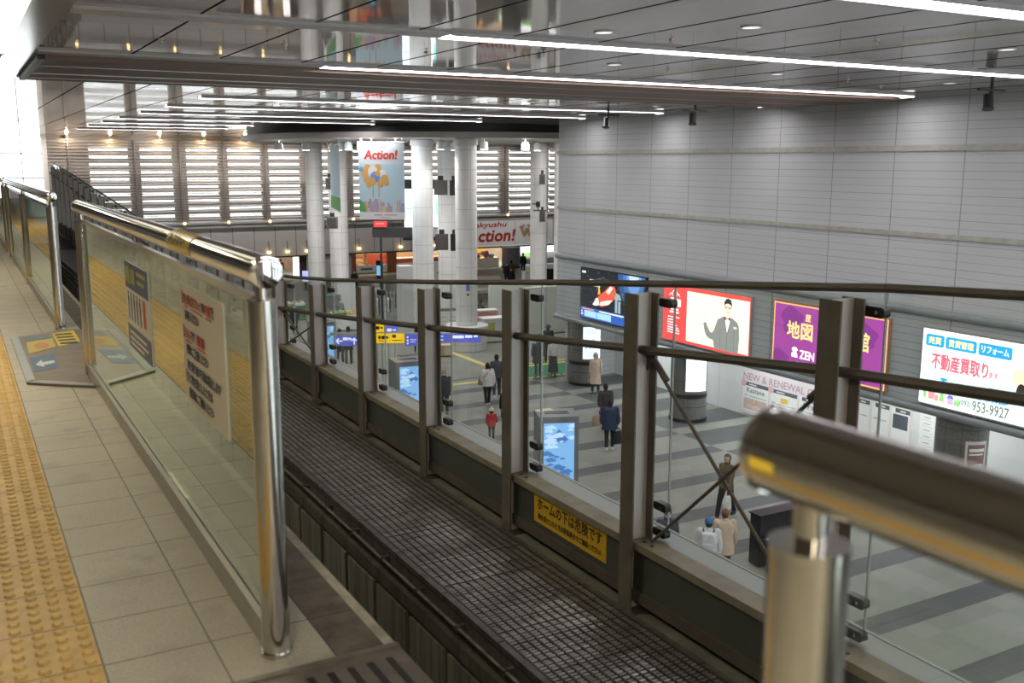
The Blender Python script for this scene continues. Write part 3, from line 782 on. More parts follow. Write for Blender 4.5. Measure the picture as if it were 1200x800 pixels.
part('edge_strip', MB().poly(fr, [(.325, 7.12), (.70, 6.80), (.712, 6.87), (.37, 7.18)], .0165, .02), 'edge_alu', t)
def floor_sticker(pts, mat, label, extra=None, exmat=None):
    c = sum((Vector((*p, 0)) for p in pts), Vector())/len(pts)
    s = solid('floor_sticker', MB().poly(fr, pts, .0165, .018), mat, (c.x, c.y, .0165), label, 'sticker', 'stickers on the floor plate')
    if extra: part('print', extra, exmat, s)
    return s
mb = MB()
for q in range(4): mb.poly(fr, rect(.655, 8.52+.15*q, .13, .08), .018, .0185)
floor_sticker([(.635, 8.44), (.81, 8.60), (.815, 9.2), (.64, 9.1)], pm('floor_yellow', (.62, .48, .06), .5), 'bright yellow floor sticker with black characters on the floor plate', mb, 'ink_black')
floor_sticker([(.41, 8.2), (.615, 8.43), (.62, 8.85), (.42, 8.75)], pm('floor_yellow_worn', (.42, .33, .08), .6), 'worn yellow floor sticker with a reddish print on the floor plate', MB().poly(fr, disc2(.52, 8.52, .055, .14), .018, .0185), pm('worn_red', (.40, .20, .08), .6))
floor_sticker([(.42, 8.78), (.62, 8.88), (.62, 9.1), (.43, 9.03)], pm('floor_blue_grey', (.12, .15, .19), .5), 'narrow grey-blue floor sticker at the far edge of the floor plate')
floor_sticker([(.395, 7.44), (.55, 7.54), (.575, 8.13), (.40, 8.02)], pm('floor_blue', (.07, .13, .21), .5), 'blue floor sticker with a white arrow on the floor plate', MB().poly(fr, [(.42, 7.72), (.47, 7.6), (.47, 7.68), (.55, 7.74), (.55, 7.84), (.47, 7.8), (.47, 7.9)], .018, .0185), pm('arrow_white', (.5, .52, .52), .5))
# grating plate at the lower edge of the picture
t = thing('drain_plate', (.85, 2.4, 0), 'brown slotted drain plate at the platform edge beside the fence foot', 'drain cover')
mb = MB().box(.50, 1.068, 2.600, 2.625, .0, .012)
x = .56
part('plate', MB().poly(Fr((0, 0, 0), (1, 0, 0), (0, 1, 0)), rect(.50, 1.9, .568, .70), .001, .007), pm('drain_metal', (.17, .145, .12), .45, .4, noise=.25, nscale=12), t)
mb2 = MB()
for i in range(7): mb2.poly(Fr((0, 0, 0), (1, 0, 0), (0, 1, 0)), rect(.64+.06*i, 1.95, .022, .60), .0072, .0076)
part('slot', mb2, 'black', t)
part('frame', mb, 'drain_metal', t)
# ------------------------------------------------------------------ the track beam with its mesh walkway
t = thing('monorail_beam', (3.0, 10, -1.3), 'long concrete track beam topped with a steel mesh walkway', 'track beam')
BX0, BX1, BY0, BY1 = 2.545, 3.455, -6, 46
part('beam', MB().box(BX0+.02, BX1-.02, BY0, BY1, -3.0, -1.36), 'concrete_dark', t)
part('walkway_deck', MB().box(BX0+.04, BX1-.04, BY0, BY1, -1.36, -1.325), 'mesh_base', t)
mb = MB(); mbs = MB(); rng = random.Random(3)
nx = 15
for i in range(nx):
    x = BX0+.05+(BX1-BX0-.1)*i/(nx-1); mbs.box(x-.006, x+.006, BY0, BY1, -1.322, -1.292)
y = BY0
while y < 34:
    dz = rng.uniform(-.003, .003)
    mb.fbox(Fr((BX0+.04, y, -1.302+dz), (1, 0, 0), (0, 1, rng.uniform(.05, .35))), 0, BX1-BX0-.08, -.010, .010, -.004, .004); y += .033
part('mesh', mb, 'mesh_steel', t, smooth=0)
part('mesh_stringer', mbs, 'mesh_base', t, smooth=0)
mb = MB(); y = BY0
while y < BY1:
    for x0, x1 in ((BX0, BX0+.045), (BX1-.045, BX1)): mb.box(x0, x1, y+.004, y+.76, -1.335, -1.295)
    y += .765
part('edge_strip', mb, 'mesh_edge', t)
part('conduit', MB().tube([(BX0-.03, BY0, -1.40), (BX0-.03, BY1, -1.40)], .016, 10), 'mesh_edge', t)
mb = MB(); y = BY0
while y < 30: mb.box(BX0-.048, BX0+.03, y, y+.03, -1.42, -1.38); y += .62
part('conduit_clip', mb, 'mesh_edge', t)
mb = MB(); y = BY0+.3
while y < 30:
    if y > 4.4: mb.box(BX0-.002, BX0+.02, y, y+.55, -2.05, -1.68)
    else: mb.box(BX0-.002, BX0+.02, y+.1, y+.36, -1.98, -1.70)
    y += .62
part('patch', mb, 'concrete_patch', t, 'paler weathered concrete patches')
part('bracket_ledge', MB().box(BX0-.02, BX0+.02, BY0, BY1, -1.62, -1.52), 'concrete_dark', t)
# ------------------------------------------------------------------ glazed steel screen along the track
PX0, PX1 = 3.485, 3.645
SP = 1.543
TOP = [(-8, 1.55), (3.3, .825), (4.84, .672), (6.38, .52), (7.92, .355), (9.48, .205), (11, .06), (12.5, -.06), (15, -.19), (19, -.14), (24, .12), (28, .36), (32.7, .63), (38, .95), (43.5, 1.25), (50, 1.5)]
def ztop(y):
    for (a, p), (b, q) in zip(TOP, TOP[1:]):
        if a <= y <= b: return p+(q-p)*(y-a)/(b-a)
    return .5
scr = thing('track_screen', (3.57, 10, -1.34), 'long steel and glass screen of brown posts between the track and the concourse', 'screen')
ks = list(range(-6, 26))
for k in ks:
    y = 4.772+SP*k; zt = ztop(y)
    fr = Fr((0, 0, 0), (1, 0, 0), (0, 1, 0))
    ins = .0  # H section
    p = part('post', MB().box(PX0+.011, PX1-.011, y-.005, y+.005, -1.335, zt), 'post', scr, smooth=0)  # web paler than the flanges: lit and shaded tones of one post
    part('flange', MB().box(PX0, PX0+.011, y-.066, y+.066, -1.335, zt), 'flange_shade', p, 'flange with shade put into its brown')
    part('flange', MB().box(PX1-.011, PX1, y-.066, y+.066, -1.335, zt), 'flange_shade', p, 'flange with shade put into its brown')
    part('base_plate', MB().box(PX0-.01, PX1+.01, y-.09, y+.09, -1.34, -1.325), 'rail_paint', p)
    y2 = y+SP; zt2 = ztop(y2)
    # transom tube with end brackets
    za, zb = zt-.345, zt2-.345
    tr = part('transom', MB().tube([(3.565, y+.0, za), (3.565, y2, zb)], .026, 10), 'rail_paint', scr)
    part('bracket', MB().box(3.545, 3.60, y-.09, y-.005, za-.014, za+.014).box(3.545, 3.60, y+.005, y+.07, za-.016, za+.016), 'rail_paint', tr)
    # lower panel with cap
    lp = part('lower_panel', MB().box(3.548, 3.566, y+.006, y2-.006, -1.2, -.92), 'lower_panel', scr)
    part('panel_cap', MB().box(3.515, 3.66, y+.012, y2-.012, -.92, -.87), 'cap_olive', lp)
    part('panel_sill', MB().box(3.535, 3.60, y+.012, y2-.012, -1.27, -1.19), 'rail_paint', lp)
    mb = MB()
    for dy in (.08, .16, SP-.16, SP-.08): mb.cyl(3.57, y+dy, -.872, -.866, .012, 8)
    part('bolt', mb, 'black', lp)
    # glass pane
    g0, g1 = y-.12, y2-.135
    fz = lambda yy: ztop(yy)+.045
    pane = MB().add([(x, yy, zz) for x in (3.715, 3.725) for yy, zz in ((g0, -.80), (g1, -.80), (g1, fz(g1)), (g0, fz(g0)))], [(0, 1, 2, 3), (4, 5, 6, 7), (0, 1, 5, 4), (1, 2, 6, 5), (2, 3, 7, 6), (3, 0, 4, 7)])
    gp = part('glass_pane', pane, 'glass', scr, smooth=0)
    part('pane_edge', MB().box(3.713, 3.727, g0-.006, g0, -.80, fz(g0)).box(3.713, 3.727, g0, g1, -.806, -.80), pm('pane_edge', (.30, .33, .30), .3), gp)
    # black pane clamps on the back flange
    for zc in (zt-.06, -.66, -.83):
        c = part('clamp', MB().poly(Fr((3.70, y-.04, zc), (0, -1, 0), (0, 0, 1)), rrect(-.02, -.026, .125, .052, .02), -.022, .022), 'black', p)
        part('clamp_bolt', MB().tube([(3.680, y-.10, zc), (3.674, y-.10, zc)], .009, 10), 'chrome', c)
    # top rail piece
    part('top_rail', MB().tube([(3.72, g0, fz(g0)), (3.72, g1+.01, fz(g1))], .022, 10), 'rail_paint', scr)
    # cross bracing in every fifth bay
    if k % 5 == 4:
        mb = MB().tube([(3.60, y+.10, za-.10), (3.60, y2-.12, -.86)], .011, 8).tube([(3.615, y2-.10, zb-.10), (3.615, y+.14, -.86)], .011, 8)
        br = part('brace', mb, 'rail_paint', scr)
        for yy, zz, s, xx in ((y, za, 1, 3.60), (y2, zb, -1, 3.615)):
            mb = MB().poly(Fr((xx, yy, zz), (0, s, 0), (0, 0, 1)), [(.0, -.14), (.085, -.03), (.0, .0)], -.006, .006)
            mb.tube([(xx, yy+s*.06, zz-.05), (xx, yy+s*.20, zz-.06-.12*(zz+.76)/(SP-.23))], .02, 8)
            part('gusset', mb, 'rail_paint', br)
# yellow warning sign on the lower panel
fr = wall_fr(3.546, 5.99, -1.145)
t = thing('warning_sign', fr(.46, .1), 'yellow warning sign with dark writing on the low panel of the track screen', 'sign')
part('board', MB().fbox(fr, 0, .93, 0, .22, 0, .003), 'sign_yellow', t)
write(t, fr, 'ホームの下は危険です', .05, .105, .83, .092, pm('sign_ink', (.05, .028, .015), .5), c=.004, bold=.003)
write(t, fr, '物を落としたときは駅係員までご連絡ください', .06, .032, .81, .046, 'sign_ink', c=.004, bold=.0012)
# ------------------------------------------------------------------ signs on the right-hand wall
SW, SH = 4.2, 1.93
def wall_sign(y, zb, label, face, frame, w=SW, h=SH, name='advertising_panel'):
    fr = wall_fr(XW-.06, y, zb)
    t = thing(name, fr(w/2, h/2), label, 'sign')
    part('case', MB().fbox(fr, -.04, w+.04, -.04, h+.04, -.05, .05), frame, t)
    part('face', MB().fbox(fr, 0, w, 0, h, .05, .055), face, t)
    return t, Fr(fr(0, 0, .055), fr.u, fr.v)
S = L_SIGN
# 1 dark space advert
t, fr = wall_sign(32.63, -4.57, 'dark starry advertising screen with a red and white craft', em('space_black', (.012, .016, .022), 1), 'black')
mb = MB(); rng = random.Random(5)
for i in range(95):
    a, b = rng.uniform(.05, SW-.05), rng.uniform(.6, SH-.05); r = rng.choice((.007, .009, .014)); mb.poly(fr, disc2(a, b, r, r, 6), 0, .002)
part('stars', mb, em('star', (.8, .85, .9), S), t)
for q, (w0, w1, c) in enumerate([(2.5, 4.2, (.03, .09, .25)), (2.8, 4.15, (.06, .17, .42)), (3.05, 3.95, (.16, .33, .68)), (3.2, 3.8, (.55, .72, .95))]):
    h0 = [.75, .95, 1.25, 1.68][q]
    part('blue_glow', MB().poly(fr, [(w0, SH)]+[(w0+(w1-w0)*(1-math.cos(PI*i/12))/2, SH-(SH-h0)*math.sin(PI*i/12)) for i in range(1, 12)]+[(w1, SH)], .001+.001*q, .002+.001*q), em('space_blue%d' % q, c, S), t)
rk = part('craft', MB().poly(fr, [(.98, .62), (1.5, .56), (2.0, .72), (2.32, .98), (2.4, 1.25), (2.25, 1.5), (2.0, 1.45), (1.7, 1.22), (1.25, .95)], .006, .010), em('craft_red', (.85, .12, .07), S), t)
part('nose', MB().poly(fr, [(.86, .58), (1.05, .55), (1.32, .62), (1.22, .88), (1.08, .86)], .010, .012).poly(fr, [(1.35, .60), (1.9, .68), (2.2, .90), (1.8, .84), (1.4, .74)], .010, .012).poly(fr, [(1.75, 1.16), (1.95, 1.1), (2.2, 1.35), (2.05, 1.42)], .010, .012), em('craft_white', (.92, .9, .86), S), t)
part('flame', MB().poly(fr, [(1.2, 1.0), (1.38, 1.06), (1.32, 1.28), (1.2, 1.36), (1.24, 1.18)], .010, .012), em('flame', (1, .5, .06), S), t)
part('tower', MB().fbox(fr, 2.35, 2.5, .45, .95, .003, .005).fbox(fr, 2.55, 2.7, .45, .9, .003, .005).poly(fr, [(2.3, .95), (2.75, .95), (2.65, 1.15), (2.4, 1.2)], .003, .005), em('tower', (.35, .45, .5), S), t)
part('blue_band', MB().fbox(fr, 0, 3.2, 0, .42, .002, .004), em('band_blue', (.03, .12, .5), S), t)
part('table', MB().fbox(fr, .28, 1.12, .06, .30, .004, .006).fbox(fr, 1.16, 2.1, .06, .30, .004, .006), em('table_cyan', (.45, .75, .95), S), t)
part('white_text', MB().fbox(fr, 1.3, 2.9, .33, .39, .004, .006).fbox(fr, .05, .18, .10, .18, .004, .006).fbox(fr, .05, .15, .22, .28, .004, .006).fbox(fr, .08, .34, 1.76, 1.84, .004, .006), 'star', t)
part('red_text', MB().fbox(fr, .1, .95, .33, .39, .004, .006), em('band_red', (.8, .3, .35), S), t)
part('caption', MB().fbox(fr, .42, .86, 1.32, 1.40, .004, .006).fbox(fr, .95, 1.34, 1.30, 1.38, .004, .006).fbox(fr, .62, .98, 1.5, 1.55, .004, .006), 'star', t)
# 2 red advert with a man in a waistcoat
t, fr = wall_sign(27.37, -4.62, 'red and cream lit advert with a man in a grey suit', em('ad_red', (.93, .09, .085), S*.95), 'pier', w=4.36)
part('cream_area', MB().fbox(fr, 1.28, 4.33, .10, 1.80, 0, .002), em('ad_cream', (1, .90, .80), S*1.05), t)
mb = MB()
for c, r in (((.42, 1.55), .10), ((.62, 1.62), .15), ((.80, 1.55), .10)):
    mb.poly(fr, [(c[0]+r*math.cos(PI*i/10), c[1]+r*math.sin(PI*i/10)) for i in range(11)]+[(c[0]+(r-.035)*math.cos(PI*i/10), c[1]+(r-.035)*math.sin(PI*i/10)) for i in range(10, -1, -1)], .001, .004)
part('emblem', mb, em('ad_white', (1, .96, .95), S), t)
mb = MB()
mb.poly(fr, rrect(.38, 1.22, .26, .27, .06), .001, .004).poly(fr, rrect(.66, 1.2, .3, .26, .05), .001, .004)
for y, a, w in ((1.06, .42, .42), (.96, .36, .5), (.80, .28, .62), (.70, .26, .32), (.61, .26, .36), (.52, .26, .52), (.43, .26, .6), (.35, .26, .66), (.26, .26, .66)): mb.fbox(fr, a, a+w, y, y+(.065 if y > .9 else .04), .001, .004)
part('lettering', mb, 'ad_white', t)
fr = Fr(fr(.13, -.03), fr.u, fr.v)
gs = em('suit_grey', (.30, .315, .29), S*.9)
part('printed_suit', MB().poly(fr, [(2.62, .10), (2.62, .62), (2.56, .70), (2.46, .60), (2.38, .62), (2.24, .78), (2.16, .92), (2.02, .88), (2.10, .60), (2.22, .44), (2.40, .38), (2.52, .38)], .002, .004).poly(fr, [(2.62, .10), (3.74, .10), (3.78, .60), (3.74, .98), (3.66, 1.10), (3.38, 1.22), (3.02, 1.22), (2.72, 1.08), (2.56, .70), (2.62, .5)], .002, .004), gs, t)
part('printed_shirt', MB().poly(fr, [(3.04, 1.2), (3.38, 1.2), (3.24, .74), (3.18, .68)], .004, .006).poly(fr, [(2.04, .9), (2.16, .94), (2.13, 1.0), (2.03, .98)], .004, .006), 'ad_white', t)
part('printed_face', MB().poly(fr, disc2(3.2, 1.50, .165, .24, 20), .004, .006).fbox(fr, 3.12, 3.29, 1.18, 1.32, .0035, .005).poly(fr, [(2.03, .98), (2.14, 1.0), (2.18, 1.22), (2.12, 1.3), (2.05, 1.25), (2.01, 1.1)], .004, .006).fbox(fr, 2.08, 2.4, 1.235, 1.255, .0055, .007), em('printed_skin', (.95, .76, .64), S), t)
part('printed_hair', MB().poly(fr, [(3.02, 1.52), (3.02, 1.68), (3.10, 1.79), (3.22, 1.82), (3.34, 1.77), (3.39, 1.64), (3.38, 1.52), (3.34, 1.62), (3.20, 1.66), (3.08, 1.63)], .006, .008).fbox(fr, 3.05, 3.17, 1.505, 1.53, .006, .008).fbox(fr, 3.22, 3.34, 1.505, 1.53, .006, .008).fbox(fr, 3.14, 3.26, 1.36, 1.372, .006, .008), em('printed_dark', (.06, .05, .045), S*.6), t)
part('printed_bow_tie', MB().poly(fr, [(3.06, 1.22), (3.2, 1.155), (3.34, 1.22), (3.34, 1.10), (3.2, 1.165), (3.06, 1.10)], .006, .008), em('bow_tie', (.28, .09, .11), S*.8), t)
part('printed_folds', MB().fbox(fr, 3.19, 3.205, .12, .68, .005, .006).poly(fr, [(3.02, 1.2), (3.05, 1.2), (3.2, .68), (3.17, .68)], .0055, .0065).poly(fr, [(3.37, 1.2), (3.41, 1.2), (3.23, .68), (3.2, .68)], .0055, .0065).fbox(fr, 3.52, 3.535, .15, .9, .005, .006).fbox(fr, 2.86, 2.872, .15, .8, .005, .006), em('fold_grey', (.15, .16, .15), S*.8), t)
part('printed_pocket_square', MB().fbox(fr, 3.5, 3.64, .88, .94, .005, .006), 'ad_white', t)
# 3 purple map museum advert
t, fr = wall_sign(21.98, -4.58, 'purple lit advert with yellow map lettering in an orange frame', em('ad_purple', (.36, .065, .33), S), pm('copper', (.48, .26, .17), .4, .3), w=4.22)
part('gold_line', MB().fbox(fr, .0, .04, 0, SH, .001, .004).fbox(fr, 4.18, 4.22, 0, SH, .001, .004).fbox(fr, 0, 4.22, 0, .04, .001, .004).fbox(fr, 0, 4.22, SH-.04, SH, .001, .004), em('gold_line', (1, .55, .2), S), t)
mb = MB()
for c, r in (((.75, 1.45), .42), ((3.5, 1.35), .38), ((.3, .2), .34), ((3.3, .1), .3)):
    for rr in (r, r*.8):
        k = 22; mb.poly(fr, [(max(.05, min(4.15, c[0]+rr*(1+.18*math.sin(5*2*PI*i/k))*math.cos(2*PI*i/k))), max(.05, min(SH-.05, c[1]+rr*(1+.15*math.cos(3*2*PI*i/k))*math.sin(2*PI*i/k)))) for i in range(k)], .001, .0015+.0006*(rr < r))
part('map_outline', mb, em('ad_purple_dark', (.24, .045, .26), S), t)
gold = em('ad_gold', (1, .85, .30), S)
write(t, fr, '地図', .57, .92, 1.0, .50, gold, bold=.012)
write(t, fr, '歴', 1.28, 1.48, .2, .2, gold, bold=.005)
write(t, fr, '館', 3.16, .95, .46, .52, gold, bold=.012)
write(t, fr, 'ZEN', 1.12, .36, .56, .24, 'ad_white', bold=.012)
part('emblem', MB().poly(fr, [(.80, .36), (1.04, .36), (1.02, .48), (.96, .52), (1.04, .58), (.98, .66), (.84, .66), (.79, .59), (.86, .52), (.78, .46)], .002, .005), 'ad_white', t)
part('small_letters', MB().fbox(fr, 1.02, 1.12, .16, .24, .002, .005).fbox(fr, 1.18, 1.42, .15, .22, .002, .005), 'ad_white', t)
# 4 white estate agent advert
t, fr = wall_sign(16.66, -4.62, 'white lit estate sign with blue tabs, pink lettering and a phone number', em('ad_mint', (.86, 1, .96), S*1.08), 'pier', w=4.5)
blue = em('ad_blue', (.03, .42, .88), S)
ye = em('ad_yellow', (1, .95, .45), S)
pk = em('ad_pink', (.92, .16, .24), S)
part('tab', MB().poly(fr, rrect(.10, 1.50, .53, .30, .05), .001, .004).poly(fr, rrect(.68, 1.50, .86, .30, .05), .001, .004).poly(fr, rrect(1.60, 1.50, .88, .30, .05), .001, .004), blue, t)
write(t, fr, '売買', .18, 1.56, .37, .18, ye, bold=.006, c=.006)
write(t, fr, '賃貸管理', .76, 1.56, .70, .18, ye, bold=.006, c=.006)
write(t, fr, 'リフォーム', 1.68, 1.57, .72, .17, 'ad_white', bold=.006, c=.006)
write(t, fr, '不動産買取り', .31, .94, 1.59, .40, pk, bold=.012)
write(t, fr, 'ます！', 1.93, .98, .30, .15, pk, bold=.004)
k = 40; mb = MB()
el = lambda s, i: (1.18+(1.08*s)*math.cos(2*PI*i/k), 1.10+(.33*s)*math.sin(2*PI*i/k))
for i in list(range(3, 17))+list(range(22, 37)):
    mb.poly(fr, [el(1, i), el(1, i+1), el(.988, i+1), el(.988, i)], .001, .003)
mb.poly(fr, [(1.8, .80), (2.25, .68), (2.23, .695), (1.8, .815)], .001, .003).poly(fr, [(2.25, .68), (2.0, .86), (2.02, .865)], .001, .003)
part('speech_outline', mb, em('thin_grey', (.3, .32, .3), S*.6), t)
write(t, fr, '倶楽部', 1.66, .40, .84, .26, blue, bold=.008)
part('blue_letter', MB().fbox(fr, .60, .80, .68, .74, .002, .005).fbox(fr, .66, .73, .48, .68, .002, .005).poly(fr, disc2(1.1, .5, .08, .09), .002, .005), blue, t)
write(t, fr, '(093)', 1.20, .13, .31, .17, em('number_grey', (.22, .24, .22), S*.7), bold=.002)
write(t, fr, '953-9927', 1.55, .09, .98, .26, 'number_grey', bold=.003)
part('printed_house', MB().fbox(fr, .28, .47, .14, .34, .001, .004).fbox(fr, .48, .58, .12, .28, .001, .004), em('house_red', (.95, .4, .38), S), t)
part('printed_roof', MB().poly(fr, [(.27, .34), (.48, .34), (.43, .43), (.32, .43)], .001, .004).poly(fr, [(.82, .26), (1.04, .26), (.98, .34), (.88, .34)], .001, .004), em('house_blue', (.2, .22, .7), S), t)
part('printed_wall', MB().fbox(fr, .84, 1.02, .10, .26, .001, .004), em('house_violet', (.75, .5, .9), S), t)
part('printed_tree', MB().poly(fr, disc2(.18, .25, .05, .11), .001, .004).poly(fr, [(.60, .14), (.76, .14), (.70, .38), (.66, .38)], .001, .004).poly(fr, disc2(1.08, .18, .045, .08), .001, .004).poly(fr, disc2(1.16, .18, .04, .09), .001, .004), em('tree_green', (.35, .75, .25), S), t)
part('printed_figure', MB().poly(fr, disc2(2.72, 1.13, .20, .20), .001, .003), em('cartoon_cream', (1, .92, .6), S), t)
part('printed_dark_patch', MB().poly(fr, disc2(2.78, .80, .12, .2), .003, .005), 'printed_dark', t)
# ------------------------------------------------------------------ posters on the recess wall
def shop_banner(y, zb, w, h, label, cards, title=None, bg=(.74, .66, .68)):
    fr = wall_fr(XR-.02, y, zb)
    t = thing('shop_banner', fr(w/2, h/2), label, 'poster', 'shop posters on the white recess wall')
    part('board', MB().fbox(fr, 0, w, 0, h, -.02, .01), pm('banner_%d' % int(y), bg, .5), t)
    fr = Fr(fr(0, 0, .01), fr.u, fr.v)
    if title:
        write(t, fr, title, .05, h-.42, w-.1, .25, pm('banner_title', (.40, .26, .33), .5), c=.003, bold=.004)
    cw = w/len(cards)
    for i, cd in enumerate(cards):
        a = i*cw+.05; b = cw-.1; top = h-(.5 if title else .36)
        c = part('card', MB().fbox(fr, a, a+b, .12, top, 0, .004), pm('card_white', (.82, .82, .80), .5), t)
        part('card_heading', MB().fbox(fr, a+.12, a+b, top-.13, top, .004, .007), pm('slate', (.09, .105, .13), .5), c)
        part('heading_lettering', MB().fbox(fr, a+.3, a+.3+b*.3, top-.09, top-.05, .007, .009), 'white', c)
        if cd.get('badge'): part('badge', MB().poly(fr, disc2(a+.03, top-.05, .13, .13), .008, .01), pm('badge_pink', (.72, .42, .42), .5), c)
        if cd.get('name'): text = MB(); text_into(text, fr, cd['name'], a+.2, top-.36, b*.7, .17, .006, bold=.002); part('lettering', text, 'slate', c, smooth=0)
        part('small_print', MB().fbox(fr, a+.08, a+.25, top-.50, top-.46, .004, .007).fbox(fr, a+.32, a+b-.08, top-.51, top-.48, .004, .007), pm('print_grey', (.4, .41, .42), .5), c)
        if cd.get('pic'): part('picture', MB().fbox(fr, a+.06, a+b-.06, .18, top-.58, .004, .007), cd['pic'], c)
        if cd.get('extra'): cd['extra'](fr, a, b, top, c)
    return t
def girl(fr, a, b, top, c):
    fr = Fr(fr(0, .09), fr.u, fr.v*1); q_ = lambda pts: [(x, .10+(y-.2)*.5) for x, y in pts]
    part('printed_hair', MB().poly(fr, q_([(a+.42, .3), (a+.8, .3), (a+.78, .8), (a+.66, .98), (a+.5, .95), (a+.44, .75)]), .007, .008), pm('blond', (.62, .44, .27), .6), c)
    part('printed_face', MB().poly(fr, q_(disc2(a+.58, .80, .07, .12)), .008, .009).poly(fr, q_([(a+.12, .25), (a+.5, .3), (a+.5, .55), (a+.3, .62)]), .008, .009), pm('print_skin', (.74, .55, .46), .6), c)
    part('printed_dress', MB().poly(fr, q_([(a+.5, .2), (a+.98, .2), (a+.9, .5), (a+.7, .6), (a+.5, .5)]), .0085, .0095), pm('floral', (.70, .62, .55), .6), c)
def dark_pic(fr, a, b, top, c):
    part('printed_figure', MB().poly(fr, disc2(a+.25, .38, .12, .16), .008, .009).poly(fr, disc2(a+.52, .38, .1, .1), .008, .009).poly(fr, disc2(a+.8, .36, .14, .13), .008, .009), pm('pale_blue_print', (.55, .60, .66), .6), c)
    part('yellow_tag', MB().fbox(fr, a+.52, a+.85, top-.42, top-.24, .006, .008), pm('tag_yellow', (.85, .58, .08), .5), c)
shop_banner(26.36, -7.42, 4.1, 1.66, 'pink shop banner announcing NEW & RENEWAL OPEN with picture cards', [dict(name='Kastane', badge=1, pic=pm('pic_rose', (.62, .47, .43), .6), extra=girl), dict(badge=1, pic=pm('pic_dark', (.17, .18, .20), .6), extra=dark_pic), dict(name='Franc', pic=pm('pic_pale', (.60, .68, .68), .6))], 'NEW & RENEWAL OPEN')
def bw(fr, a, b, top, c): part('printed_dark_picture', MB().fbox(fr, a+.05, a+b-.06, top-.62, top-.18, .007, .009), 'slate', c)
shop_banner(21.35, -7.3, 2.25, 1.85, 'cream shop poster of three white cards with slate headings', [dict(), dict(), dict(extra=bw)], None, (.74, .70, .64))
fr = wall_fr(XR-.045, 18.78, -7.2)
t = thing('list_poster', fr(.25, .8), 'narrow white list poster beside the dark column near the right edge', 'poster')
part('board', MB().fbox(fr, 0, .52, 0, 1.62, -.02, .01), 'card_white', t)
mb = MB()
for i in range(8): mb.fbox(fr, .06, .46, .12+.19*i, .128+.19*i, .01, .013).fbox(fr, .14, .36, .19+.19*i, .22+.19*i, .01, .013)
part('lettering', mb, 'print_grey', t)
# ------------------------------------------------------------------ kiosks with blue screens
def kiosk(x, y, w, d, h, label, rot=0.):
    K = Fr((x, y, ZF), (math.cos(rot), -math.sin(rot), 0), (0, 0, 1))
    t = thing('screen_kiosk', (x, y, ZF), label, 'kiosk', 'grey kiosks with blue screens')
    part('cabinet', MB().fbox(K, -w/2, w/2, .08, h, -d, 0), 'kiosk_grey', t, bevel=.02)
    part('plinth', MB().fbox(K, -w/2+.05, w/2-.05, 0, .08, -d+.05, -.05), 'black', t)
    fr = Fr(K(-w/2+.13, .38, .001), K.u, K.v)
    sw, sh = w-.26, h-.56
    s = part('screen', MB().fbox(fr, 0, sw, 0, sh, 0, .01), em('screen_blue', (.22, .46, .82), .9), t)
    fr = Fr(fr(0, 0, .01), fr.u, fr.v)
    rng = random.Random(11); m1, m2 = MB(), MB()
    for i in range(44):
        a, b = rng.uniform(.05, sw-.05), (rng.uniform(.06, sh*.5) if i % 2 else rng.uniform(sh*.58, sh-.08))
        wv = rng.uniform(.04, .15); pts = [(max(0, min(sw, a+wv*math.cos(2*PI*q/14)*(1+.4*math.sin(3*q)))), max(0, min(sh, b+wv*.42*math.sin(2*PI*q/14)*(1+.3*math.cos(2*q))))) for q in range(14)]
        (m1 if i % 2 else m2).poly(fr, pts, .001+i*.0001, .002+i*.0001)
    m1.poly(fr, [(sw*.2, sh*.72), (sw*.5, sh*.9), (sw*.8, sh*.72), (sw*.65, sh*.66)], .0005, .001)
    part('picture', m1, em('screen_navy', (.06, .18, .46), .9), s)
    part('picture', m2, em('screen_pale', (.48, .68, .92), .95), s)
    part('vent', MB().fbox(K, -w*.3, w*.3, h, h+.012, -d*.4, -d*.35).fbox(K, -w*.3, w*.3, h, h+.012, -d*.6, -d*.55), 'black', t)
    return t
kiosk(13.78, 22.0, 1.1, .92, 2.2, 'grey kiosk with a blue picture screen, the nearest of three in the row', .38)
kiosk(13.30, 30.85, 1.1, .92, 2.2, 'grey kiosk with a blue picture screen, the middle one of the row', .1)
kiosk(13.45, 40.4, 1.02, .92, 2.2, 'grey kiosk with a blue picture screen, the farthest one of the row')
t = solid('paper_sheet', MB().box(13.5, 14.0, 22.62, 22.9, ZF+2.213, ZF+2.22), pm('paper_cream', (.66, .62, .48), .6), (13.75, 22.76, ZF+2.21), 'cream paper sheet lying on top of the nearest grey kiosk', 'paper')
# ------------------------------------------------------------------ concourse floor markings
struct('floor_mat', MB().box(20.6, 25.2, 35.3, 37.9, ZF, ZF+.012), 'mat_green')
mb = MB(); 
for i in range(14): mb.box(20.6+.33*i, 20.78+.33*i, 35.2, 35.3, ZF, ZF+.013).box(20.6+.33*i, 20.78+.33*i, 37.9, 38.0, ZF, ZF+.013)
struct('trim_15', mb.box(20.6, 25.2, 37.3, 37.55, ZF+.012, ZF+.016).box(20.6, 25.2, 37.75, 37.9, ZF+.012, ZF+.016), pm('mat_yellow', (.72, .60, .10), .7))
struct('floor_tactile_strip', MB().poly(Fr((0, 0, ZF), (1, 0, 0), (0, 1, 0)), [(20.35, 42.4), (20.05, 42.4), (20.05, 36.2), (20.35, 36.2)], 0, .006).box(16.4, 20.05, 35.5, 35.8, ZF, ZF+.006), pm('tactile_hall', (.66, .53, .20), .6))
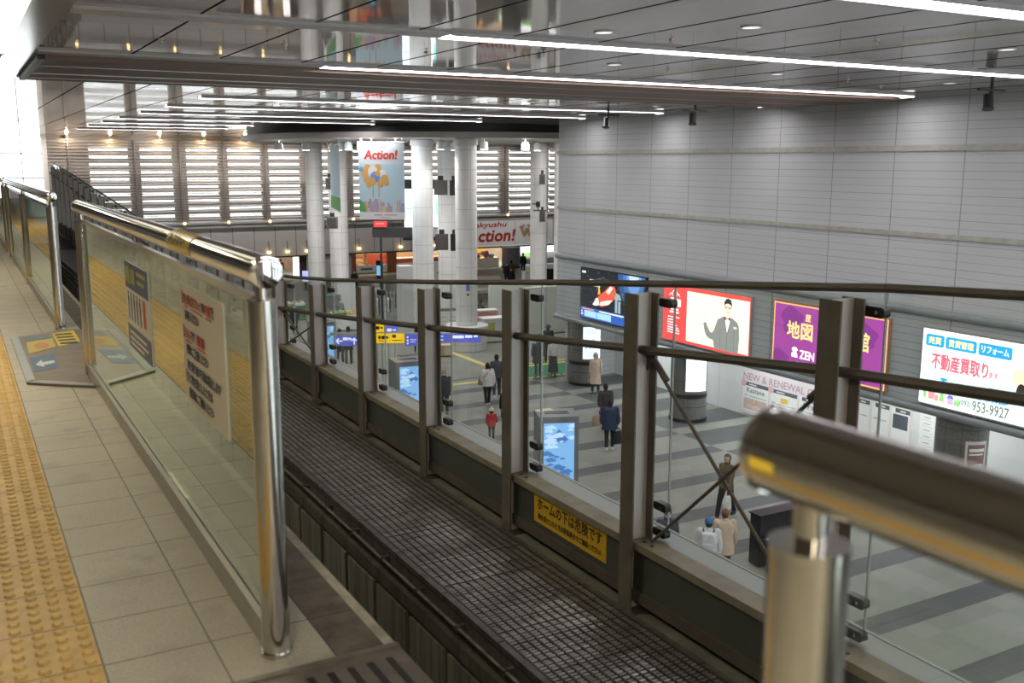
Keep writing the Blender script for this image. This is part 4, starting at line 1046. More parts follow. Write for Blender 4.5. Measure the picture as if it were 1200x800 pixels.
# ------------------------------------------------------------------ hanging direction signs on a gantry
def at(u, v, D):
    return Vector((0, 0, 1.45))+(_f+_r*(u-600)/1161.7+_u*(400-v)/1161.7)*D
GD = 36.0
ga, gb = at(388, 399, GD), at(566, 386, GD)
du = Vector((gb.x-ga.x, gb.y-ga.y, 0)).normalized()
zs = ga.z
t = thing('sign_gantry', ((ga.x+gb.x)/2, (ga.y+gb.y)/2, ZF), 'slim grey gantry carrying the blue and yellow direction signs', 'sign gantry')
Lg = (gb-ga).length
mb = MB()
for s in (.205, .612): 
    p = ga+du*Lg*s; mb.tube([(p.x, p.y, ZF), (p.x, p.y, zs+.36)], .05, 10)
part('post', mb, 'fascia_grey', t)
gfr = Fr((ga.x, ga.y, zs), du, (0, 0, 1))
part('beam', MB().fbox(gfr, -.05, Lg, .17, .27, -.16, -.06), 'fascia_grey', t)
def dsign(a, w, b, h, mat, label, marks, back=-.06):
    g = Fr(gfr(a, b), gfr.u, gfr.v)
    s = thing('direction_sign', g(w/2, h/2), label, 'sign', 'direction signs on the grey gantry')
    part('box', MB().fbox(g, -.02, w+.02, -.02, h+.02, back, .02), 'fascia_grey', s)
    part('face', MB().fbox(g, 0, w, 0, h, .02, .026), mat, s)
    marks(Fr(g(0, 0, .026), g.u, g.v), w, h, s)
sb = em('sign_blue', (.10, .13, .62), .75); sy = em('sign_amber', (1, .62, .01), .8); sw_ = em('sign_white', (.9, .9, 1), .9)
def arrow(fr, x, y, s, ang):
    ca, sa = math.cos(ang), math.sin(ang)
    R2 = lambda p: (x+s*(p[0]*ca-p[1]*sa), y+s*(p[0]*sa+p[1]*ca))
    return [R2(p) for p in [(-.5, 0), (-.1, .42), (.06, .34), (-.16, .09), (.5, .09), (.5, -.09), (-.16, -.09), (.06, -.34), (-.1, -.42)]]
dsign(.12, .84, -.18, .36, sb, 'blue direction sign with a white left arrow', lambda f, w, h, s: (part('arrow', MB().poly(f, arrow(f, .17, .17, .26, 0), 0, .004).poly(f, arrow(f, .72, .17, .26, -PI/2), 0, .004), sw_, s), part('lettering', MB().fbox(f, .32, .48, .2, .3, 0, .004).fbox(f, .5, .62, .21, .29, 0, .004), sw_, s)))
dsign(1.60, 1.06, -.09, .36, sy, 'yellow direction sign with black lettering', lambda f, w, h, s: (part('lettering', MB().fbox(f, .12, .2, .15, .27, 0, .004).fbox(f, .23, .36, .15, .27, 0, .004).fbox(f, .38, .48, .17, .25, 0, .004).fbox(f, .12, .3, .07, .1, 0, .004).fbox(f, .62, .76, .2, .31, 0, .004).fbox(f, .62, .98, .09, .12, 0, .004), 'ink_black', s)))
dsign(2.72, .42, -.17, .40, sb, 'short blue direction sign beside the yellow one', lambda f, w, h, s: (part('lettering', MB().fbox(f, .03, .09, .04, .10, 0, .004).fbox(f, .03, .09, .15, .21, 0, .004).fbox(f, .03, .09, .27, .33, 0, .004).fbox(f, .15, .38, .2, .22, 0, .004).fbox(f, .15, .34, .12, .14, 0, .004), sw_, s)))
dsign(3.92, 1.5, -.05, .30, sb, 'wide blue direction sign with white lettering, rightmost on the gantry', lambda f, w, h, s: (part('lettering', MB().fbox(f, .05, .15, .2, .23, 0, .004).fbox(f, .05, .15, .07, .1, 0, .004).fbox(f, .5, .9, .14, .24, 0, .004).fbox(f, .95, 1.2, .16, .25, 0, .004).fbox(f, 1.25, 1.4, .18, .25, 0, .004), sw_, s)))
def far_sign(u0, v0, u1, v1, D, mat, label, marks=None):
    a, b = at(u0, v1, D), at(u1, v0, D); d = Vector((b.x-a.x, b.y-a.y, 0)); w = d.length; h = b.z-a.z
    f = Fr(a, d, (0, 0, 1)); s = thing('direction_sign', f(w/2, h/2), label, 'sign')
    part('face', MB().fbox(f, 0, w, 0, h, -.06, .0), mat, s)
    part('leg', MB().tube([f(w*.25, 0, -.03), (f(w*.25, 0, -.03).x, f(w*.25, 0, -.03).y, ZF)], .03, 8).tube([f(w*.75, 0, -.03), (f(w*.75, 0, -.03).x, f(w*.75, 0, -.03).y, ZF)], .03, 8), 'fascia_grey', s)
    part('lettering', MB().fbox(f, w*.15, w*.5, h*.3, h*.7, 0, .004).fbox(f, w*.6, w*.85, h*.4, h*.6, 0, .004), marks or sw_, s)
far_sign(439, 379, 450, 389, 40, sy, 'small yellow sign behind the yellow direction sign', 'ink_black')
far_sign(451.5, 382, 466, 391, 40, sb, 'small blue sign behind the yellow direction sign')
p = Vector((17.95, 42.2, ZF))
t = thing('square_pillar', p, 'slim square white pillar standing left of the round columns', 'pillar')
part('shaft', MB().box(p.x-.30, p.x+.30, p.y-.3, p.y+.3, ZF+.1, ZF+4.25), 'white_wall', t, bevel=.02)
part('foot', MB().box(p.x-.33, p.x+.33, p.y-.33, p.y+.33, ZF, ZF+.1), 'fascia_grey', t)
# ------------------------------------------------------------------ banners and screens in the far hall
def hang_banner(p0, p1, zb, zt, label, art):
    d = Vector((p1[0]-p0[0], p1[1]-p0[1], 0)); w = d.length; h = zt-zb
    f = Fr((p0[0], p0[1], zb), d, (0, 0, 1))
    t = thing('hanging_banner', f(w/2, h/2), label, 'banner')
    part('cloth', MB().fbox(f, 0, w, 0, h, -.012, 0), pm('banner_sky', (.52, .70, .80), .6), t)
    part('rod', MB().tube([f(-.05, h, -.006), f(w+.05, h, -.006)], .03, 8).tube([f(-.02, 0, -.006), f(w+.02, 0, -.006)], .02, 8), 'white', t)
    part('cord', MB().tube([f(.1, h, -.006), f(.1, 2.62-zb, -.006)], .008, 6).tube([f(w-.1, h, -.006), f(w-.1, 2.62-zb, -.006)], .008, 6), 'white', t)
    if art: art(f, w, h, t)
    return t
BAL = [(.36, .72, .13, 'o'), (.56, .73, .12, 'o'), (.46, .66, .17, 'w'), (.30, .63, .13, 'o'), (.64, .63, .12, 'w'), (.50, .56, .17, 'b'), (.34, .52, .12, 'o'), (.68, .52, .14, 'o'), (.45, .47, .12, 'o'), (.60, .43, .11, 'o'), (.38, .42, .1, 'o'), (.24, .70, .08, 'b'), (.72, .45, .09, 'o'), (.55, .63, .09, 'o')]
pm('art_orange', (.72, .42, .13), .6); pm('art_blue', (.20, .32, .66), .6); pm('art_white', (.80, .82, .82), .6); pm('art_brown', (.45, .25, .12), .6)
def balloons(f, ox, oy, s, t, c=.003):
    mb = {k: MB() for k in 'obw'}
    for i, (a, b, r, k) in enumerate(BAL):
        mb[k].poly(f, disc2(ox+a*s, oy+b*s*1.0, r*s*.55, r*s*.62, 14), c+.0004*i, c+.001+.0004*i)
    for k, mt in (('o', 'art_orange'), ('b', 'art_blue'), ('w', 'art_white')): part('printed_balloons', mb[k], mt, t)
    part('printed_strings', MB().fbox(f, ox+.45*s, ox+.462*s, oy+.18*s, oy+.45*s, c, c+.001).fbox(f, ox+.56*s, ox+.572*s, oy+.18*s, oy+.4*s, c, c+.001), 'art_brown', t)
def action_art(f, w, h, t):
    part('sky_fade', MB().fbox(f, 0, w, h*.72, h, 0, .002), pm('banner_pale', (.66, .72, .80), .6), t)
    write(t, f, 'Action!', w*.13, h*.785, w*.70, h*.115, 'ink_red', c=.012, bold=.022, shear=.1)
    part('small_lettering', MB().fbox(f, w*.26, w*.62, h*.93, h*.95, .002, .005), pm('soft_red', (.65, .35, .38), .6), t)
    balloons(f, -w*.22, h*.16, h*.70, t, .004)
    rng = random.Random(2); m = [MB(), MB(), MB()]
    for i in range(40):
        a = rng.uniform(0, w*.92); ww = rng.uniform(.06, .18); hh = rng.uniform(.15, .62)
        m[i % 3].fbox(f, a, min(w, a+ww), h*.095, h*.095+hh, .001+.0002*i, .003+.0002*i)
    m[0].poly(f, [(w*.18, h*.1), (w*.30, h*.1), (w*.26, h*.27), (w*.22, h*.27)], .008, .009)
    part('printed_city', m[0], pm('city_red', (.58, .36, .28), .6), t)
    part('printed_city', m[1], pm('city_sand', (.66, .58, .45), .6), t)
    part('printed_city', m[2], pm('city_violet', (.45, .40, .60), .6), t)
    part('printed_hill', MB().poly(f, [(0, h*.1), (w*.14, h*.1), (w*.10, h*.2), (0, h*.27)], .010, .012), pm('hill_green', (.10, .42, .10), .6), t)
    part('footer', MB().fbox(f, 0, w, 0, h*.095, .010, .013), 'art_white', t)
    part('footer_lettering', MB().fbox(f, w*.32, w*.5, h*.05, h*.065, .013, .015).fbox(f, w*.55, w*.82, h*.05, h*.065, .013, .015).fbox(f, w*.45, w*.68, h*.022, h*.03, .013, .015), 'soft_red', t)
hang_banner((16.62, 44.3), (18.40, 43.1), -1.2, 2.33, 'tall hanging banner reading Action! with sky and city print', action_art)
def edge_art(f, w, h, t):
    part('printed_hill', MB().fbox(f, 0, w, h*.02, h*.22, 0, .004), 'hill_green', t)
    part('footer', MB().fbox(f, 0, w, 0, h*.02, .0, .005), 'art_white', t)
A, B = at(386, 170, 50), at(399, 240, 46)
hang_banner((A.x, A.y), (B.x, B.y), -.9, 2.2, 'narrow hanging banner seen almost edge-on beside a white column', edge_art)
def screen_at(u0, v0, u1, v1, D, mat, label, cat='screen', name='display_screen'):
    a, b = at(u0, v1, D), at(u1, v1, D); d = Vector((b.x-a.x, b.y-a.y, 0)); w = d.length; h = at(u0, v0, D).z-a.z
    f = Fr(a, d, (0, 0, 1)); t = thing(name, f(w/2, h/2), label, cat)
    return f, w, h, t
# big bright screen between the columns
f, w, h, t = screen_at(474, 221, 521, 266, 56, None, 'large glowing white and cyan screen between the round columns')
part('case', MB().fbox(f, -.1, w+.1, -.75, h+.5, -.3, 0), 'black', t)
part('display', MB().fbox(f, 0, w, 0, h, 0, .01), em('led_white', (.90, .99, 1), 1.5), t)
part('picture', MB().fbox(f, .1, w*.5, h*.45, h*.52, .01, .015).fbox(f, w*.78, w*.92, h*.3, h*.7, .01, .015), em('led_cyan', (.35, .85, .85), 1.2), t)
part('footer', MB().fbox(f, 0, w, -.55, -.06, 0, .012), pm('led_print', (.40, .44, .62), .5), t)
part('footer_marks', MB().fbox(f, .1, .5, -.45, -.3, .012, .016).fbox(f, w-.6, w-.1, -.4, -.2, .012, .016), pm('led_mark', (.62, .40, .38), .5), t)
p = f(w/2, 0, -.15); part('post', MB().tube([(p.x, p.y, ZF), (p.x, p.y, f.o.z-.7)], .12, 12), 'dark', t)
f, w, h, t = screen_at(438, 259, 453, 266, 52, None, 'small red sign with white lettering below the tall banner', 'sign', 'shop_sign')
part('board', MB().fbox(f, 0, w, 0, h, -.1, 0), em('sign_red', (.85, .05, .05), .7), t)
part('bracket', MB().fbox(f, -.1, w+1.6, -.55, -.02, -.18, -.1), 'dark', t)
p = f(w/2, 0, -.14); part('pole', MB().tube([(p.x, p.y, ZF), (p.x, p.y, f.o.z-.4)], .06, 10), 'dark', t)
write(t, f, 'pecom', w*.18, h*.3, w*.62, h*.42, 'white', c=.006)
# banner above the shops, back right
f = back_fr(38.5, YB-.5, -5.68)
t = thing('shop_banner', f(3.8, 1.1), 'wide white banner reading Kyushu Action! above the shops at the back', 'banner')
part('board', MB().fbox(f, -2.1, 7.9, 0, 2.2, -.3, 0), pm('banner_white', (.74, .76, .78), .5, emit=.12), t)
write(t, f, 'Kitakyushu', -1.0, 1.5, 4.1, .55, 'ink_red', c=.01, bold=.02, shear=.25)
write(t, f, 'Action!', -.7, .4, 4.6, 1.0, 'ink_red', c=.01, bold=.05, shear=.2)
balloons(f, 4.0, -.20, 2.5, t, .006)
mb = MB()
for i in range(9): mb.fbox(f, 7.05, 7.13, .5+.15*i, .6+.15*i, 0, .01).fbox(f, 7.3, 7.38, .5+.15*i, .6+.15*i, 0, .01)
part('small_lettering', mb, 'print_grey', t)
part('seam', MB().fbox(f, 4.05, 4.08, 0, 2.2, 0, .006), 'print_grey', t)
# speaker boxes on the columns
def speaker(u0, v0, u1, v1, D, label, col='speaker_brown', reach=1.0):
    a, b = at(u0, v1, D), at(u1, v1, D); d = Vector((b.x-a.x, b.y-a.y, 0)); w = d.length; h = at(u0, v0, D).z-a.z
    f = Fr(a, d, (0, 0, 1)); t = thing('speaker_box', f(w/2, h/2), label, 'speaker', 'dark boxes on the round columns')
    part('cabinet', MB().fbox(f, 0, w, 0, h, -.35, 0), col, t, bevel=.015)
    part('grille', MB().fbox(f, .05, w-.05, .05, h-.05, 0, .012), 'black_plastic' if col == 'black' else 'speaker_brown', t)
    part('bracket', MB().fbox(f, w*.3, w*.7, h, h+.22, -.3, -.06).fbox(f, w*.35, w*.65, h*.4, h*.6, -reach, -.3), 'dark', t)
pm('speaker_brown', (.085, .075, .072), .5)
speaker(508.5, 211, 524, 228.5, 50.5, 'upper dark brown speaker box between the two middle white columns')
speaker(527, 211, 535, 229, 50.5, 'upper narrow black speaker box against the middle white column', 'black')
speaker(510, 274, 525, 293, 50.5, 'lower dark brown speaker box between the two middle white columns')
speaker(528, 274, 535, 294, 50.5, 'lower narrow black speaker box against the middle white column', 'black')
pm('speaker_grey', (.17, .17, .165), .5)
speaker(381.5, 208, 390, 222, 54.2, 'upper grey box between the two left white columns', 'speaker_grey')
speaker(383, 254, 395, 268, 54.2, 'lower grey box between the two left white columns', 'speaker_grey')
speaker(632, 204, 639, 216, 55.6, 'upper grey box between the two right white columns', 'speaker_grey', 1.1)
speaker(632, 247, 639, 260, 55.8, 'lower grey box between the two right white columns', 'speaker_grey', 1.1)
c = at(630, 240, 54.8)
t = thing('security_camera', c, 'black security camera on an arm at the right white columns', 'camera')
part('body', MB().fbox(Fr(c, _r, (0, 0, 1)), -.1, .14, -.12, .18, -.15, .15), 'black', t, bevel=.02)
part('lens', MB().fbox(Fr(c, _r, (0, 0, 1)), -.3, -.1, .02, .08, -.06, .06), 'black_plastic', t)
part('arm', MB().fbox(Fr(c, _r, (0, 0, 1)), -.25, .5, -.34, -.28, -.05, .05).fbox(Fr(c, _r, (0, 0, 1)), .0, .06, -.3, -.1, -.03, .03), 'dark', t)
# ------------------------------------------------------------------ shops at the back
struct('wall_shop_back', MB().box(5.95, 60, YB+5, YB+5.3, ZF, -3.4), pm('shop_back', (.32, .22, .15), .7, noise=.15, nscale=1))
struct('ceiling_shop', MB().box(5.95, 60, YB, YB+5.3, -3.45, -3.4), 'white_wall')
for x in (27.4, 36.6): struct('wall_shop_divider', MB().box(x, x+.5, YB, YB+5, ZF, -3.45), 'pier')
struct('wall_shop_pier', MB().box(5.95, 19.6, YB-.3, YB, ZF, -5.8).box(23.9, 27.6, YB-.3, YB, ZF, -5.8), 'fascia_panels')
for x0, x1, e, c in ((28, 36.4, 110, (1, .72, .45)), (37.3, 41.5, 40, (1, .85, .6)), (19.6, 23.8, 40, (1, .9, .8)), (42, 48, 60, (.95, 1, .95))):
    ld = bpy.data.lights.new('shop_ceiling_light', 'AREA'); ld.shape = 'RECTANGLE'; ld.size = (x1-x0)*.8; ld.size_y = 1.2; ld.energy = e*9; ld.color = c
    lo = bpy.data.objects.new('shop_ceiling_light', ld); COL.objects.link(lo); lo.location = ((x0+x1)/2, YB+2, -3.5)
# left shop: entrance with two bright light columns
t = thing('shop_entrance', (21.3, YB, ZF), 'narrow shop entrance at the back left between two bright light columns', 'shop front')
part('light_column', MB().box(20.75, 21.15, YB-.2, YB+.1, ZF, -5.86), em('entrance_light', (1, .98, .95), 1.6), t)
part('light_column', MB().box(22.9, 23.3, YB-.2, YB+.1, ZF, -5.86), 'entrance_light', t)
part('post', MB().box(19.9, 20.6, YB-.2, YB+.1, ZF, -5.86), pm('entrance_wood', (.24, .10, .05), .5), t)
part('post', MB().box(23.3, 23.9, YB-.2, YB+.1, ZF, -5.86), 'dark', t)
part('shelf', MB().box(21.3, 22.8, YB+3, YB+3.4, ZF, ZF+1.6).box(21.3, 22.8, YB+2.9, YB+3.5, ZF+1.6, ZF+1.65), pm('shop_tan', (.40, .32, .22), .5), t)
f, w, h, t = screen_at(354.5, 317, 361.5, 330, 70, None, 'small bluish screen stand beside the back left shop entrance', 'screen', 'screen_stand')
part('display', MB().fbox(f, 0, w, 0, h, -.05, 0), em('stand_violet', (.48, .50, .95), 1), t)
part('stand', MB().fbox(f, w*.3, w*.7, -2.0, 0, -.1, -.05).fbox(f, 0, w, ZF-f.o.z, ZF-f.o.z+.05, -.3, .2), 'dark', t)
# restaurant: wooden posts, glass front with white lower band, red counter
t = thing('restaurant', (32, YB-.5, ZF), 'warm lit restaurant front with wooden posts behind the Action! banner', 'shop front')
part('post', MB().box(30.6, 31.4, YB-.5, YB-.2, ZF, -5.86), pm('wood_red', (.26, .09, .04), .5), t)
part('post', MB().box(27.6, 27.9, YB-.5, YB-.2, ZF, -5.86), 'wood_red', t)
part('post', MB().box(36.2, 36.6, YB-.5, YB-.2, ZF, -5.86), 'wood_red', t)
part('glass_front', MB().box(27.9, 30.6, YB-.42, YB-.40, ZF, -5.86).box(31.4, 36.2, YB-.42, YB-.40, ZF, -5.86), 'glass', t)
part('white_band', MB().box(27.9, 30.6, YB-.44, YB-.38, ZF+.12, ZF+.72).box(31.4, 36.2, YB-.44, YB-.38, ZF+.12, ZF+.72), pm('frosted', (.62, .64, .64), .5), t)
part('green_sill', MB().box(27.9, 36.2, YB-.48, YB-.36, ZF, ZF+.12), pm('sill_green', (.20, .30, .15), .6), t)
part('lettering', MB().box(28.3, 29.3, YB-.45, YB-.44, ZF+.32, ZF+.48).box(33, 33.4, YB-.45, YB-.44, ZF+.35, ZF+.6).box(34.6, 35, YB-.45, YB-.44, ZF+.38, ZF+.55), 'slate', t)
t = thing('restaurant_counter', (33.5, YB+1, ZF), 'red restaurant counter behind the glass front', 'counter')
part('front', MB().box(31.5, 36.1, YB+.8, YB+1.4, ZF, ZF+.95), pm('counter_red', (.30, .055, .035), .5), t)
part('top', MB().box(31.45, 36.15, YB+.7, YB+1.5, ZF+.95, ZF+1.03), pm('counter_pale', (.55, .5, .46), .4), t)
part('screen_board', MB().box(29.7, 32.5, YB+2.5, YB+2.6, ZF, ZF+1.3), 'counter_red', t)
t = thing('shelf_unit', (29, YB+2.2, ZF), 'tan shelves of goods inside the restaurant front, left of the wooden post', 'shelf')
mb = MB()
for q in range(4): mb.box(28, 29.6, YB+1.6, YB+2, ZF+.35+.35*q, ZF+.39+.35*q)
part('shelf', mb, pm('shelf_tan', (.5, .36, .2), .5), t)
part('upright', MB().box(27.95, 28.0, YB+1.6, YB+2, ZF, ZF+1.7).box(29.6, 29.65, YB+1.6, YB+2, ZF, ZF+1.7), 'shelf_tan', t)
part('goods', MB().box(28.1, 28.5, YB+1.65, YB+1.9, ZF+.74, ZF+.95).box(28.7, 29.4, YB+1.65, YB+1.9, ZF+1.09, ZF+1.3).box(28.2, 28.9, YB+1.65, YB+1.9, ZF+.39, ZF+.6), pm('goods_pink', (.55, .30, .28), .5), t)
# yellow shop, green-lit shop
t = thing('souvenir_shop', (39.5, YB, ZF), 'small shop with a yellow panel and colourful goods under the white banner', 'shop front')
part('yellow_panel', MB().box(38.2, 40.2, YB+.9, YB+1, ZF+.1, -5.95), em('shop_yellow', (.80, .42, .03), .5), t)
part('yellow_lettering', MB().box(38.6, 39.8, YB+.88, YB+.9, -6.5, -6.35).box(38.8, 39.6, YB+.88, YB+.9, -6.8, -6.7), 'ink_black', t)
part('counter', MB().box(37.6, 41, YB-.4, YB+.3, ZF, ZF+.8), pm('cream_counter', (.62, .58, .50), .5), t)
part('goods', MB().ball((39.0, YB-.1, ZF+.95), (.35, .2, .25)).ball((39.9, YB-.1, ZF+1.1), (.3, .2, .35)), pm('goods_red', (.50, .12, .12), .5), t)
part('goods', MB().ball((40.4, YB-.1, ZF+.95), (.3, .2, .25)).ball((39.5, YB-.2, ZF+1.2), (.2, .2, .2)), pm('goods_blue', (.25, .32, .50), .5), t)
t = thing('green_shop', (44.5, YB, ZF), 'bright green and white lit shop opening at the back right', 'shop front')
part('light_band', MB().box(42.6, 48, YB-.1, YB+.2, -6.45, -5.9), em('shop_white', (1, 1, 1), 1.5), t)
part('green_panel', MB().box(42.6, 45.1, YB+.8, YB+.9, ZF+.55, -6.4), em('shop_green', (.30, .62, .14), .75), t)
part('print', MB().box(43.8, 44.3, YB+.78, YB+.8, ZF+.7, ZF+1.0), 'white', t)
part('back_panel', MB().box(45.1, 48, YB+.8, YB+.9, ZF, -6.4), 'fascia_grey', t)
part('base', MB().box(42.6, 48, YB+.3, YB+.8, ZF, ZF+.5), 'kiosk_grey', t)
t = thing('drum_column', (41.6, YB-1.5, ZF), 'dark grey round column before the shops under the white banner', 'column')
part('shaft', MB().cyl(41.6, YB-1.5, ZF, -5.75, .8, 30), pm('drum_grey', (.24, .25, .26), .4), t)
part('band', MB().cyl(41.6, YB-1.5, ZF, ZF+.15, .83, 30), 'black', t)
# ------------------------------------------------------------------ stalls and furniture in the middle of the hall
def block(name, label, cat, base, w, d, h, mat, rot=-.52, extra=None, bevel=.015, legs=False, group=None):
    """box-shaped furniture standing at base (x, y), turned by rot"""
    f = Fr((base[0], base[1], ZF), (math.cos(rot), math.sin(rot), 0), (0, 0, 1))
    t = thing(name, (base[0], base[1], ZF), label, cat, group)
    if legs:
        part('top', MB().fbox(f, -w/2, w/2, h-.05, h, -d, 0), mat, t)
        for a in (-w/2+.04, w/2-.04):
            for c in (-.05, -d+.05): part('leg', MB().fbox(f, a-.02, a+.02, 0, h-.05, c-.02, c+.02), 'steel_rail', t)
    else:
        part('body', MB().fbox(f, -w/2, w/2, .05, h, -d, 0), mat, t, bevel=bevel)
        part('plinth', MB().fbox(f, -w/2+.02, w/2-.02, 0, .05, -d+.02, -.02), 'dark', t)
    if extra: extra(f, w, d, h, t)
    return t
def gpt(u, v): 
    d = _f+_r*(u-600)/1161.7+_u*(400-v)/1161.7; k = (ZF-1.45)/d.z
    return (d.x*k, d.y*k)
pm('partition', (.62, .65, .60), .45)
b0, b1 = gpt(622, 393), gpt(662, 390)
def pt_extra(f, w, d, h, t):
    part('seam', MB().fbox(f, -w*.2, -w*.2+.03, .05, h, 0, .004).fbox(f, w*.24, w*.24+.03, .05, h, 0, .004), 'print_grey', t)
block('partition_wall', 'tall pale green partition wall left of the grey wall end', 'partition', ((b0[0]+b1[0])/2+.7, (b0[1]+b1[1])/2), 4.2, .2, 2.55, 'partition', 0, pt_extra)
block('partition_wall', 'slanted pale partition behind the counter with the seated person', 'partition', gpt(596, 384), 2.4, .15, 2.4, 'partition', 0, None)
def rc_extra(f, w, d, h, t):
    part('yellow_poster', MB().fbox(f, -w*.42, -w*.12, h*.25, h*.85, 0, .006), pm('poster_ochre', (.55, .50, .12), .5), t)
    part('panel_line', MB().fbox(f, w*.05, w*.06, .05, h, 0, .004).fbox(f, w*.3, w*.31, .05, h, 0, .004), 'print_grey', t)
    part('top', MB().fbox(f, -w/2-.06, w/2+.06, h, h+.05, -d-.05, .06), 'white', t)
block('reception_counter', 'white reception counter with an ochre poster beside the round column', 'counter', gpt(584, 401), 1.5, .7, 1.2, 'white_wall', -.1, rc_extra)
block('counter', 'low counter with a red and white edge in front of the seated person', 'counter', gpt(572, 392), 1.1, .6, 1.25, pm('counter_redwhite', (.55, .25, .24), .5), -.1, lambda f, w, d, h, t: part('top', MB().fbox(f, -w/2-.03, w/2+.03, h, h+.06, -d, .03), 'white', t))
def board_extra(f, w, d, h, t):
    mb = MB()
    for q in range(2):
        for r in range(3): mb.fbox(f, -w*.4+w*.5*q, -w*.05+w*.5*q, h*.45+h*.15*r, h*.47+h*.15*r, 0, .005)
    part('lettering', mb, 'print_grey', t)
    part('heading', MB().fbox(f, -w/2, w/2, h*.97, h*1.07, -.02, .008), 'kiosk_grey', t)
block('notice_stand', 'white notice stand of two sheets just left of the round column', 'notice board', gpt(525, 396), 1.0, .1, 1.45, 'card_white', -.2, board_extra)
block('cardboard_box', 'pale box on the concourse floor by the yellow tactile line', 'box', gpt(523, 418), .55, .5, .55, pm('box_pale', (.62, .56, .44), .6), -.3, lambda f, w, d, h, t: part('tape', MB().fbox(f, -.04, .04, h, h+.004, -d, 0).fbox(f, -w/2, -w/2+.2, .05, h, 0, .003), 'shelf_tan', t))
# produce and clothing stalls seen through the far panes
pm('canopy_white', (.72, .74, .73), .6); pm('stall_yellow', (.55, .45, .22), .7); pm('stall_green', (.10, .24, .13), .7)
def stall_extra(cols):
    def g(f, w, d, h, t):
        for i, c in enumerate(cols):
            a = -w/2+w*i/len(cols)+.04
            part('tray', MB().fbox(f, a, a+w/len(cols)-.08, h, h+.12, -d+.05, -.05), c, t)
            mb = MB(); rng = random.Random(i)
            for q in range(7): mb.ball(f(a+rng.uniform(.08, max(.09, w/len(cols)-.16)), h+.15, -rng.uniform(.12, d-.12)), .07, 8, 5)
            part('goods', mb, cols[(i+1) % len(cols)], t)
    return g
block('market_stall', 'market stall with yellow and green trays seen through the second pane', 'stall', gpt(400, 388), 2.2, 1.1, .85, 'canopy_white', -.2, stall_extra(['stall_yellow', 'stall_green', 'stall_yellow']))
block('market_stall', 'market stall of pinkish and green goods seen through the first pane', 'stall', gpt(336, 376), 2.2, 1.1, .85, 'stall_green', -.2, stall_extra(['goods_pink', 'stall_yellow', 'canopy_white']))
block('white_booth', 'white booth block standing behind the yellow market stall', 'booth', gpt(407, 374), 1.05, .8, 2.2, 'canopy_white', -.1, lambda f, w, d, h, t: part('top', MB().fbox(f, -w/2-.04, w/2+.04, h, h+.06, -d-.04, .04), 'white', t))
block('display_table', 'dark display table beside the white booth', 'table', gpt(391, 378), .9, .7, 1.5, 'kiosk_grey', -.1, lambda f, w, d, h, t: part('top', MB().fbox(f, -w/2-.03, w/2+.03, h, h+.04, -d, .03), 'stall_green', t))
def rack(base, label, cols):
    f = Fr((base[0], base[1], ZF), (math.cos(-.4), math.sin(-.4), 0), (0, 0, 1)); t = thing('clothing_rack', (base[0], base[1], ZF), label, 'clothing rack')
    w = 1.7
    part('frame', MB().tube([f(-w/2, 0, 0), f(-w/2, 1.55, 0), f(w/2, 1.55, 0), f(w/2, 0, 0)], .018, 8).tube([f(-w/2, .03, -.25), f(-w/2, .03, .25)], .018, 8).tube([f(w/2, .03, -.25), f(w/2, .03, .25)], .018, 8), 'chrome', t)
    rng = random.Random(len(label)); m = [MB() for _ in cols]
    for i in range(16):
        a = -w/2+.1+i*(w-.2)/15; L = rng.uniform(.7, 1.0)
        m[i % len(cols)].add([f(a-.025, 1.52, 0), f(a+.025, 1.52, 0), f(a-.035, 1.40, .22), f(a+.035, 1.40, .22), f(a-.03, 1.5-L, .2), f(a+.03, 1.5-L, .2), f(a-.035, 1.40, -.22), f(a+.035, 1.40, -.22), f(a-.03, 1.5-L, -.2), f(a+.03, 1.5-L, -.2)], [(0, 1, 3, 2), (2, 3, 5, 4), (0, 6, 7, 1), (6, 8, 9, 7), (4, 5, 9, 8), (0, 2, 4, 8, 6), (1, 7, 9, 5, 3)])
    for q, c in enumerate(cols): part('garment', m[q], c, t)
pm('cloth_dark', (.06, .065, .07), .8); pm('cloth_grey', (.30, .31, .32), .8); pm('cloth_white', (.66, .67, .66), .8)
rack(gpt(444, 380), 'clothing rack of grey and white garments left of the square pillar', ['cloth_grey', 'cloth_white', 'cloth_dark'])
rack(gpt(455, 372), 'clothing rack of dark garments just behind the grey and white one', ['cloth_dark', 'cloth_grey'])
rack(gpt(432, 366), 'clothing rack farthest back with pale garments', ['cloth_white', 'cloth_grey'])
for lab, u, v, w, h, mt in [('white sales box stand with red lettering between the middle columns', 514, 345, 1.1, 2.2, 'canopy_white'), ('cream market counter below the yellow shop panel', 571, 345, 1.9, 1.2, 'cream_counter')]:
    block('sales_stand', lab, 'stand', gpt(u, v), w, .6, h, mt, -.3, (lambda f, w, d, h, t: write(t, f, 'A', -.1, h*.65, .35, .4, 'ink_red', c=.004, shear=.2, bold=.01)) if u < 520 else (lambda f, w, d, h, t: part('lettering', MB().fbox(f, -.6, .3, h*.5, h*.6, 0, .005).fbox(f, -.5, .1, h*.3, h*.38, 0, .005), 'soft_red', t)))
block('white_table', 'long white table top showing above the screen rail at the far hall', 'table', gpt(585, 352), 3.0, 1.2, .75, 'white', -.1, None, legs=True)
t = block('bar_counter', 'dark brown counter beside the right white columns', 'counter', gpt(645, 345), 3.2, .8, 1.0, pm('bar_brown', (.10, .06, .045), .5), -.05, lambda f, w, d, h, t: part('top', MB().fbox(f, -w/2-.04, w/2+.04, h, h+.06, -d, .04), 'dark', t))
